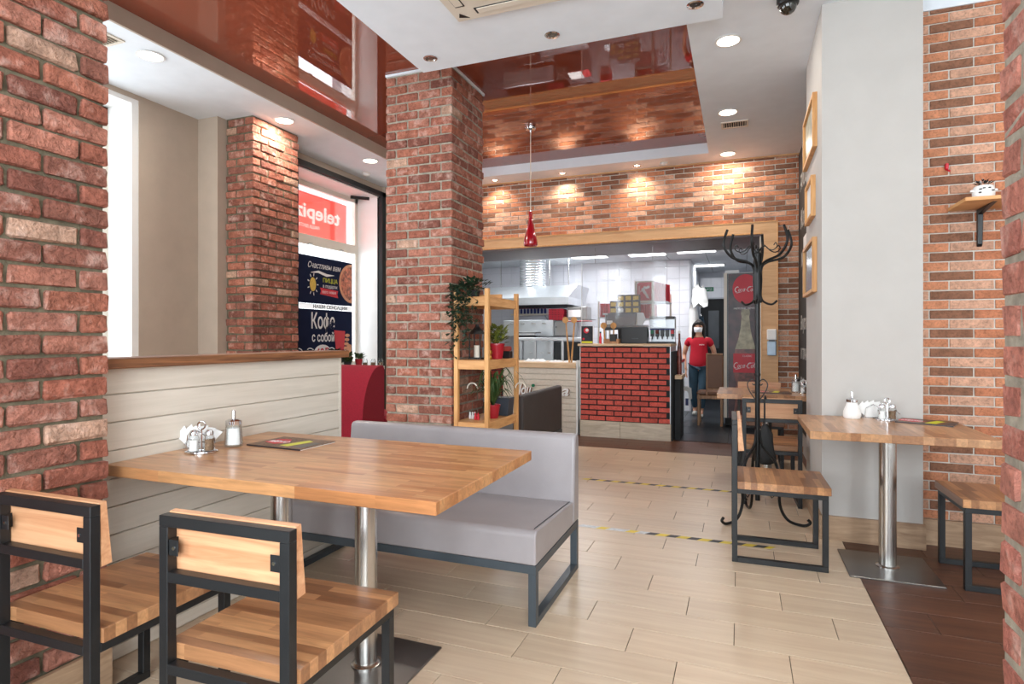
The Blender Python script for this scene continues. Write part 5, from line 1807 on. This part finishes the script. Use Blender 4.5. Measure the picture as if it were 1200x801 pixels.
for s in (-1, 1):
    pr = [(0.012, hz), (0.05, hz + 0.06), (0.062, hz + 0.11), (0.035, hz + 0.14), (0.012, hz + 0.12), (0.02, hz + 0.10), (0.032, hz + 0.11)]
    MB().tube([Vector((s * q.x, 0, q.y)) for q in bez([(r_, z_, 0) for r_, z_ in pr], 6)], 0.0035, 6).build('scroll', M['iron'], t, True)
MB().lathe([(0.018, 0), (0.021, 0.01), (0.018, 0.02)], 14, (0, 0, 0.96)).build('collar', M['iron'], t, True)
MB().lathe([(0.024, 1.45), (0.03, 1.60), (0.026, 1.78), (0.001, 1.80)], 14).build('hub', M['iron'], t, True)
# dark bag hanging from the chair back behind the rack
t = thing('black_bag', 'slouched black bag hanging behind the coat rack pole', 'bag', (0.165, 4.615, 0))
vs, fs = [], []
prf = [(0.012, 0.60), (0.03, 0.57), (0.045, 0.53), (0.05, 0.48), (0.06, 0.42), (0.08, 0.37), (0.075, 0.33), (0.03, 0.31)]
n_ = 14
for i, (r_, z_) in enumerate(prf):
    for k in range(n_):
        a = 2 * math.pi * k / n_
        vs.append((r_ * math.cos(a) * (1 + 0.12 * math.sin(3 * a + i)), 0.028 * (r_ / 0.08 + 0.2) * math.sin(a) , z_))
for i in range(len(prf) - 1):
    for k in range(n_):
        fs.append((i * n_ + (k + 1) % n_, i * n_ + k, (i + 1) * n_ + k, (i + 1) * n_ + (k + 1) % n_))
fs.append(tuple(range(n_))); fs.append(tuple(range((len(prf) - 1) * n_, len(prf) * n_))[::-1])
MB().add(vs, fs).build('body', M['blackmatt'], t, 'all')
MB().tube([(-0.005, 0, 0.595), (-0.005, 0.005, 0.775), (0.0, 0.055, 0.795), (0.01, 0.07, 0.76)], 0.006, 6).build('strap', M['blackmatt'], t, True)

# ------------------------------------------------------------------ wall shelf with owl pot
t = thing('wall_shelf', 'short oak shelf on a black bracket on the right brick wall', 'shelf', (1.13, 3.86, 1.955))
MB().cbox(0, 0, 0, 0.55, 0.298, 0.02, 0.002).build('board', PH, t)
MB().prism([(0.298, 0.0), (0.298, -0.21), (0.292, -0.215), (0.28, -0.20), (0.27, -0.03), (0.06, 0.0)], 'x', 0.14, 0.165).build('bracket', M['black'], t, bevel=0.003)
t = thing('owl_pot', 'white patterned owl-shaped pot with silvery ornaments on the wall shelf', 'pot', (1.245, 3.97, 1.976))
MB().lathe([(0.042, 0), (0.050, 0.012), (0.052, 0.04), (0.046, 0.068), (0.040, 0.074), (0.034, 0.070)], 22).build('body', M['ceramic'], t, True)
for s in (-1, 1):
    MB().lathe([(0.001, 0.0), (0.012, 0.004), (0.010, 0.014), (0.001, 0.016)], 10).build('ear', M['ceramic'], t, True, loc=(s * 0.052, -0.005, 0.04))
for k, (x, z) in enumerate(((-0.028, 0.05), (-0.012, 0.055), (0.012, 0.055), (0.028, 0.04), (-0.03, 0.032))):
    MB().cbox(x - 0.006, -0.052, z - 0.003, x + 0.006, -0.044, z + 0.003, 0.001).build('painted_mark', M['black'], t)
mb = MB()
for k in range(26):
    a = random.uniform(0, 6.283); rr = random.uniform(0, 0.035)
    p = Vector((rr * math.cos(a), rr * math.sin(a), 0.078 + random.uniform(0, 0.02)))
    leaf(mb, p, (math.cos(a), math.sin(a), 0.7), 0.022, 0.014)
mb.build('dried_leaves', M['chrome'], t)
mb = MB()
for k in range(18):
    a = random.uniform(0, 6.283)
    leaf(mb, (0.02 * math.cos(a), 0.02 * math.sin(a), 0.082), (math.cos(a), math.sin(a), 0.5), 0.034, 0.014)
mb.build('dark_leaves', M['blackmatt'], t)
t = MB().cbox(1.115, 4.135, 2.20, 1.132, 4.159, 2.235, 0.004).tube([(1.124, 4.15, 2.20), (1.13, 4.12, 2.185)], 0.006, 8).build('wall_hook', M['printred'], None, True)
tag(t, 'tiny red hook on the right brick wall above the shelf', 'hook')

# ------------------------------------------------------------------ ceiling fittings


def downlight(x, y, z, r, lab, power=6, group=None):
    t = thing('downlight', lab, 'ceiling light', (x, y, z), 0, group)
    MB().lathe([(r, 0), (r + 0.012, -0.002), (r + 0.014, -0.006), (r - 0.002, -0.008), (r - 0.004, -0.004)], 28).build('trim_ring', M['whiteplastic'], t, True)
    MB().lathe([(0.001, -0.0065), (r - 0.002, -0.0065), (r - 0.002, -0.0055)], 28).build('diffuser', M['led'], t, True)
    l = bpy.data.lights.new('downlight_lamp', 'AREA'); l.shape = 'DISK'; l.size = r * 1.8; l.energy = power; l.color = (1.0, 0.92, 0.82)
    o = bpy.data.objects.new('downlight_lamp', l); o.location = (x, y, z - 0.012); COL.objects.link(o)


downlight(-0.08, 4.29, ZC, 0.075, 'lit round downlight nearest the dome camera')
downlight(-0.107, 5.65, ZC, 0.075, 'lit round downlight beside the ceiling grille')
downlight(-0.133, 6.93, ZC, 0.075, 'lit round downlight closest to the far brick wall', 12)
downlight(-3.95, 3.03, ZC, 0.08, 'lit round downlight by the bright left window')
downlight(-3.965, 4.38, ZC, 0.08, 'lit round downlight beside the window brick pier', 17)
downlight(-3.95, 5.73, ZC, 0.08, 'lit round downlight in front of the poster window')
for x in (1.2, 2.2):
    for y in (0.0, 2.4):
        downlight(x, y, ZC, 0.075, 'lit round downlight over the %s of the right aisle' % {(1.2, 0.0): 'near left', (2.2, 0.0): 'near right', (1.2, 2.4): 'far left', (2.2, 2.4): 'far right'}[(x, y)], 6, 'downlights over the right aisle')


def spot_fit(x, y, z, lab, on):
    t = thing('spotlight', lab, 'spotlight', (x, y, z))
    r = 0.04
    MB().lathe([(r, 0), (r + 0.008, -0.003), (r - 0.004, -0.006), (r - 0.012, 0.003)], 24).build('trim_ring', M['chrome'], t, True)
    MB().lathe([(0.001, -0.002), (r - 0.01, -0.001)], 20, cap=False).build('reflector', M['bulb'] if on else M['steelplate'], t, True)
    if not on:
        MB().lathe([(0.001, -0.008), (0.008, -0.006), (0.010, -0.002)], 12).build('bulb', M['jarglass'], t, True)
    if on:
        l = bpy.data.lights.new('spot_lamp', 'SPOT'); l.energy = 30; l.spot_size = R(118); l.spot_blend = 1.0; l.shadow_soft_size = 0.02; l.color = (1.0, 0.87, 0.72)
        o = bpy.data.objects.new('spot_lamp', l); o.location = (x, y, z - 0.012); o.rotation_euler = (R(14), 0, 0); COL.objects.link(o)


for x, l_ in ((-2.95, 'small lit spotlight nearest the middle pier, over the far wall'), (-2.05, 'small lit spotlight above the pendant lamp, over the far wall'), (-1.14, 'small lit spotlight left of the smoke detector, over the far wall')):
    spot_fit(x, 7.03, ZC, l_, True)
for x, y, l_ in ((-1.993, 3.60, 'unlit chrome spotlight in the dropped panel by the middle pier'), (-1.117, 3.60, 'unlit chrome spotlight in the middle of the dropped panel edge'), (-0.245, 3.57, 'unlit chrome spotlight at the right corner of the dropped panel')):
    spot_fit(x, y, 3.14, l_, False)
for x, y, l_ in ((-0.83, 7.03, 'white smoke detector over the far brick wall'), (-4.3, 6.15, 'white smoke detector in front of the poster window')):
    t = thing('smoke_detector', l_, 'detector', (x, y, ZC))
    MB().lathe([(0.05, 0), (0.052, -0.012), (0.036, -0.03), (0.014, -0.036), (0.001, -0.037)], 22).build('housing', M['whiteplastic'], t, True)
    MB().lathe([(0.052, 0), (0.056, -0.006)], 22).build('base', M['cream'], t, True)
# vents
def vent(x, y, sx, sy, lab, n):
    t = thing('ceiling_vent', lab, 'vent', (x, y, ZC))
    f = MB(); b_ = 0.018
    f.box(-sx, -sy, -0.008, sx, -sy + b_, 0); f.box(-sx, sy - b_, -0.008, sx, sy, 0)
    f.box(-sx, -sy + b_, -0.008, -sx + b_, sy - b_, 0); f.box(sx - b_, -sy + b_, -0.008, sx, sy - b_, 0)
    f.build('frame', M['cream'], t)
    MB().box(-sx + b_, -sy + b_, -0.001, sx - b_, sy - b_, 0.0).build('backing', M['blackmatt'], t)
    for k in range(n):
        xx = -sx + b_ + (2 * (sx - b_)) * (k + 0.5) / n
        MB().obox((xx, -sy + b_, -0.004), (xx, sy - b_, -0.004), 0.004, 0.008, (0.5, 0, 1)).build('slat', M['cream'], t)
vent(-0.053, 6.0, 0.12, 0.09, 'cream air grille between two downlights in the right ceiling', 10)
vent(-4.05, 2.70, 0.13, 0.12, 'cream air grille by the bright left window', 8)
t = thing('dome_camera', 'black dome security camera on the white ceiling', 'camera', (0.262, 3.88, ZC))
MB().lathe([(0.062, 0), (0.062, -0.035), (0.058, -0.045), (0.05, -0.05)], 26).build('housing', M['black'], t, True)
MB().lathe([(0.05, -0.045), (0.047, -0.065), (0.036, -0.085), (0.02, -0.096), (0.001, -0.1)], 26).build('dome', plain('smoked_dome', (30, 28, 20), 0.04, 0, coat=1.0), t, True)

# ceiling cassette air conditioner
t = thing('air_conditioner', 'cream ceiling cassette air conditioner cut by the top edge', 'air conditioner', (-1.585 + 0.45, 3.21 - 0.45, 3.14))
MB().cbox(-0.45, -0.45, -0.028, 0.45, 0.45, 0, 0.008).build('fascia', M['cream'], t)
for k in range(4):
    s_ = MB()
    s_.cbox(-0.30, 0.335, -0.0295, 0.30, 0.395, -0.0285, 0.0004)
    o = s_.build('air_slot', M['black'], t, rot=(0, 0, R(90 * k)))
    MB().cbox(-0.285, 0.342, -0.034, 0.285, 0.39, -0.030, 0.001).build('louvre', M['cream'], t, rot=(0, 0, R(90 * k)))
MB().cbox(-0.28, -0.28, -0.034, 0.28, 0.28, -0.028, 0.004).build('intake_grille', M['cream'], t)
for k in range(4):
    o = MB().prism([(0.36, 0.40), (0.40, 0.42), (0.42, 0.36)], 'z', -0.030, -0.0285).build('corner_mark', M['black'], t, rot=(0, 0, R(90 * k)))

# red pendant
t = thing('pendant_lamp', 'slim red glass pendant lamp hanging on a long cord', 'pendant lamp', (-1.984, 5.66, 0))
MB().lathe([(0.055, 3.355), (0.058, 3.34), (0.05, 3.32), (0.012, 3.315), (0.01, 3.29)], 24).build('canopy', M['chrome'], t, True)
MB().tube([(0, 0, 3.30), (0, 0, 2.485)], 0.0045, 8).build('cord', M['cream'], t)
MB().lathe([(0.018, 2.49), (0.02, 2.44), (0.023, 2.40), (0.045, 2.30), (0.07, 2.20), (0.072, 2.155), (0.066, 2.145), (0.062, 2.16), (0.05, 2.25), (0.016, 2.42)], 28, cap=False).build('shade', M['redglass'], t, True)
MB().lathe([(0.001, 2.165), (0.055, 2.17), (0.05, 2.20), (0.02, 2.24)], 20).build('bulb', M['opal'], t, True)
MB().lathe([(0.012, 2.485), (0.014, 2.50), (0.005, 2.51)], 12).build('cord_cap', M['chrome'], t, True)

# ------------------------------------------------------------------ hazard tape on floor
for lab_, y, x0, x1 in (('worn black and yellow floor tape nearer the table', 3.745, -0.99, 0.16), ('worn black and yellow floor tape nearer the counter', 4.99, -1.28, -0.03)):
    t = thing('floor_tape', lab_, 'tape', (0, y, 0.0005))
    x = x0
    k = 0
    while x < x1:
        e = min(x + 0.062, x1)
        m = ('tapey', 'tapeb')[k % 2]
        if (y < 4 and x < -0.60) : m = ('tapew', 'tapew', 'tapey')[k % 3]
        MB().add([(x, -0.022, 0), (e, -0.022, 0), (e + 0.03, 0.022, 0), (x + 0.03, 0.022, 0), (x, -0.022, 0.0008), (e, -0.022, 0.0008), (e + 0.03, 0.022, 0.0008), (x + 0.03, 0.022, 0.0008)],
                 [(0, 3, 2, 1), (4, 5, 6, 7), (0, 1, 5, 4), (1, 2, 6, 5), (2, 3, 7, 6), (3, 0, 4, 7)]).build('stripe', M[m], t)
        x = e
        k += 1

# ------------------------------------------------------------------ person
def skin_mesh(name, pts, edges, radii, parent, m, sub=2, root=0):
    me = bpy.data.meshes.new(name)
    me.from_pydata(pts, edges, [])
    o = bpy.data.objects.new(name, me)
    COL.objects.link(o)
    md = o.modifiers.new('skin', 'SKIN')
    md.use_smooth_shade = True
    md.branch_smoothing = 0.6
    sk_ = me.skin_vertices[0].data
    for i, r in enumerate(radii):
        sk_[i].radius = r if isinstance(r, tuple) else (r, r)
        sk_[i].use_root = (i == root)
    sb = o.modifiers.new('sub', 'SUBSURF')
    sb.levels = sub; sb.render_levels = sub
    dg = bpy.context.evaluated_depsgraph_get(); dg.update()
    nm = bpy.data.meshes.new_from_object(o.evaluated_get(dg))
    COL.objects.unlink(o); bpy.data.objects.remove(o)
    nm.name = name
    nm.materials.clear(); nm.materials.append(m)
    for p_ in nm.polygons: p_.use_smooth = True
    q = bpy.data.objects.new(name, nm)
    return link(q, parent)


t = thing('person', 'person in crimson t-shirt, jeans and white face mask walking through the passage', 'person', (-0.60, 9.55, 0), R(-4))
# body facing -Y (towards the camera); own right arm is on the picture's left (-X)
P_ = [(0, 0, 0.80), (0, 0.0, 0.92), (0, 0.0, 1.06), (0, -0.005, 1.18), (0, -0.01, 1.25), (0, -0.02, 1.30), (0, -0.035, 1.36), (0, -0.03, 1.425),
      (-0.155, 0.0, 1.185), (-0.205, 0.01, 1.03), (-0.225, 0.03, 0.95), (-0.20, -0.06, 0.78), (-0.18, -0.09, 0.72),
      (0.155, 0.0, 1.185), (0.21, 0.03, 1.03), (0.225, 0.05, 0.95), (0.225, 0.06, 0.77), (0.22, 0.06, 0.70),
      (-0.075, 0.0, 0.74), (-0.08, -0.03, 0.43), (-0.075, 0.14, 0.10), (-0.075, 0.09, 0.035),
      (0.075, 0.0, 0.74), (0.065, -0.08, 0.44), (0.05, -0.12, 0.10), (0.05, -0.23, 0.035), (-0.075, 0.10, 0.045)]
E_ = [(0, 1), (1, 2), (2, 3), (3, 4), (4, 5), (5, 6), (6, 7), (3, 8), (8, 9), (9, 10), (10, 11), (11, 12), (3, 13), (13, 14), (14, 15), (15, 16), (16, 17), (0, 18), (18, 19), (19, 20), (20, 21), (0, 22), (22, 23), (23, 24), (24, 25)]
P_ = P_[:26]
R_ = [(0.115, 0.08), (0.105, 0.075), (0.11, 0.08), (0.085, 0.07), (0.055, 0.05), (0.045, 0.045), (0.072, 0.085), (0.06, 0.07),
      (0.046, 0.044), (0.043, 0.040), (0.036, 0.034), (0.028, 0.026), (0.03, 0.02),
      (0.046, 0.044), (0.045, 0.042), (0.036, 0.034), (0.028, 0.026), (0.03, 0.02),
      (0.085, 0.085), (0.058, 0.058), (0.036, 0.036), (0.032, 0.032),
      (0.085, 0.085), (0.058, 0.058), (0.036, 0.036), (0.032, 0.032)]
body = skin_mesh('body', P_, E_, R_, t, M['skin'])
# hands with five fingers
for sx, w_, dy in ((-1, Vector((-0.18, -0.09, 0.72)), -0.02), (1, Vector((0.22, 0.06, 0.70)), 0.0)):
    hp = [tuple(w_ + Vector((0, 0, 0.02))), tuple(w_ + Vector((0, dy * 0.5, -0.045)))]
    he = [(0, 1)]
    hr = [(0.017, 0.022), (0.014, 0.03)]
    for k, (off, L) in enumerate(((-0.024, 0.052), (-0.008, 0.062), (0.008, 0.058), (0.024, 0.046))):
        b0 = len(hp)
        hp += [tuple(w_ + Vector((0, off + dy * 0.6, -0.06))), tuple(w_ + Vector((-sx * 0.008, off + dy, -0.06 - L * 0.55))), tuple(w_ + Vector((-sx * 0.02, off + dy, -0.06 - L)))]
        he += [(1, b0), (b0, b0 + 1), (b0 + 1, b0 + 2)]
        hr += [0.0085, 0.008, 0.007]
    b0 = len(hp)
    hp += [tuple(w_ + Vector((-sx * 0.006, -0.034, -0.03))), tuple(w_ + Vector((-sx * 0.012, -0.046, -0.06)))]
    he += [(0, b0), (b0, b0 + 1)]
    hr += [0.0095, 0.008]
    skin_mesh('hand', hp, he, hr, t, M['skin'], 1)
sp = [(0, 0, 0.70), (0, 0, 0.88), (0, 0, 1.06), (0, -0.004, 1.18), (0, -0.01, 1.225), (-0.15, 0.0, 1.185), (-0.195, 0.008, 1.07), (0.15, 0.0, 1.185), (0.195, 0.02, 1.07)]
skin_mesh('t_shirt', sp, [(0, 1), (1, 2), (2, 3), (3, 4), (3, 5), (5, 6), (3, 7), (7, 8)], [(0.170, 0.130), (0.158, 0.120), (0.148, 0.112), (0.130, 0.10), (0.066, 0.066), (0.070, 0.066), (0.068, 0.064), (0.070, 0.066), (0.068, 0.064)], t, M['shirt'])
jp = [(0, 0, 0.88), (-0.075, 0.0, 0.74), (-0.08, -0.03, 0.43), (-0.075, 0.13, 0.12), (0.075, 0.0, 0.74), (0.065, -0.08, 0.44), (0.05, -0.12, 0.12)]
skin_mesh('jeans', jp, [(0, 1), (1, 2), (2, 3), (0, 4), (4, 5), (5, 6)], [(0.14, 0.105), (0.095, 0.095), (0.068, 0.068), (0.052, 0.052), (0.095, 0.095), (0.068, 0.068), (0.052, 0.052)], t, M['jeans'])
for nm, a, b in (('shoe', (-0.075, 0.16, 0.055), (-0.075, 0.02, 0.032)), ('shoe', (0.05, -0.10, 0.045), (0.05, -0.26, 0.034))):
    skin_mesh(nm, [a, ((a[0] + b[0]) / 2, (a[1] + b[1]) / 2, (a[2] + b[2]) / 2), b], [(0, 1), (1, 2)], [(0.042, 0.045), (0.042, 0.038), (0.04, 0.028)], t, M['shoe'], 2)
# hair: cap plus shoulder-length sides and back
hair = MB()
prof = []
vs, fs = [], []
n_, m_ = 20, 9
for i in range(m_ + 1):
    q = i / m_
    z_ = 1.495 - 0.30 * q
    rx = 0.098 * math.sin(min(1, 0.12 + q * 2.3) * math.pi / 2) * (1.0 if q < 0.6 else 1.04)
    ry = 0.108 * math.sin(min(1, 0.12 + q * 2.3) * math.pi / 2)
    for k in range(n_):
        a = 2 * math.pi * k / n_ + math.pi / 2
        yy = ry * math.sin(a)
        xx = rx * math.cos(a)
        if q > 0.26 and yy < -0.045:          # face opening
            yy = -0.03 if abs(xx) < 0.075 else yy * 0.7
            if abs(xx) < 0.062: xx = xx; yy = 0.02
        vs.append((xx * (1 + 0.03 * math.sin(6 * a)), yy - 0.025, z_))
for i in range(m_):
    for k in range(n_):
        fs.append((i * n_ + (k + 1) % n_, i * n_ + k, (i + 1) * n_ + k, (i + 1) * n_ + (k + 1) % n_))
fs.append(tuple(range(n_)))
hair.add(vs, fs)
hair.build('hair', M['hair'], t, 'all')
mk = []
fs = []
for i in range(6):
    for k in range(9):
        a = R(-60 + 15 * k)
        q = i / 5
        bulge = 0.012 * math.sin(q * math.pi)
        mk.append(((0.074 + bulge * 0.3) * math.sin(a) * (1 - 0.18 * q), -0.037 - (0.088 + bulge) * math.cos(a), 1.372 - 0.075 * q))
for i in range(5):
    for k in range(8):
        fs.append((i * 9 + k, (i + 1) * 9 + k, (i + 1) * 9 + k + 1, i * 9 + k + 1))
MB().add(mk, fs).build('face_mask', M['mask'], t, 'all')
for s_ in (-1, 1):
    MB().lathe([(0.001, -0.006), (0.010, -0.002), (0.011, 0.002), (0.001, 0.005)], 10).build('eye', M['hair'], t, True, loc=(s_ * 0.03, -0.114, 1.387), rot=(R(90), 0, 0))
    MB().tube([(s_ * 0.015, -0.118, 1.405), (s_ * 0.032, -0.118, 1.410), (s_ * 0.048, -0.108, 1.403)], 0.003, 6).build('eyebrow', M['hair'], t)
textmesh('shirt_print', 'telepizza', 0.03, M['printwhite'], t, (0.02, -0.112, 1.10), (1, 0, 0), (0, 0, 1), width=0.075)
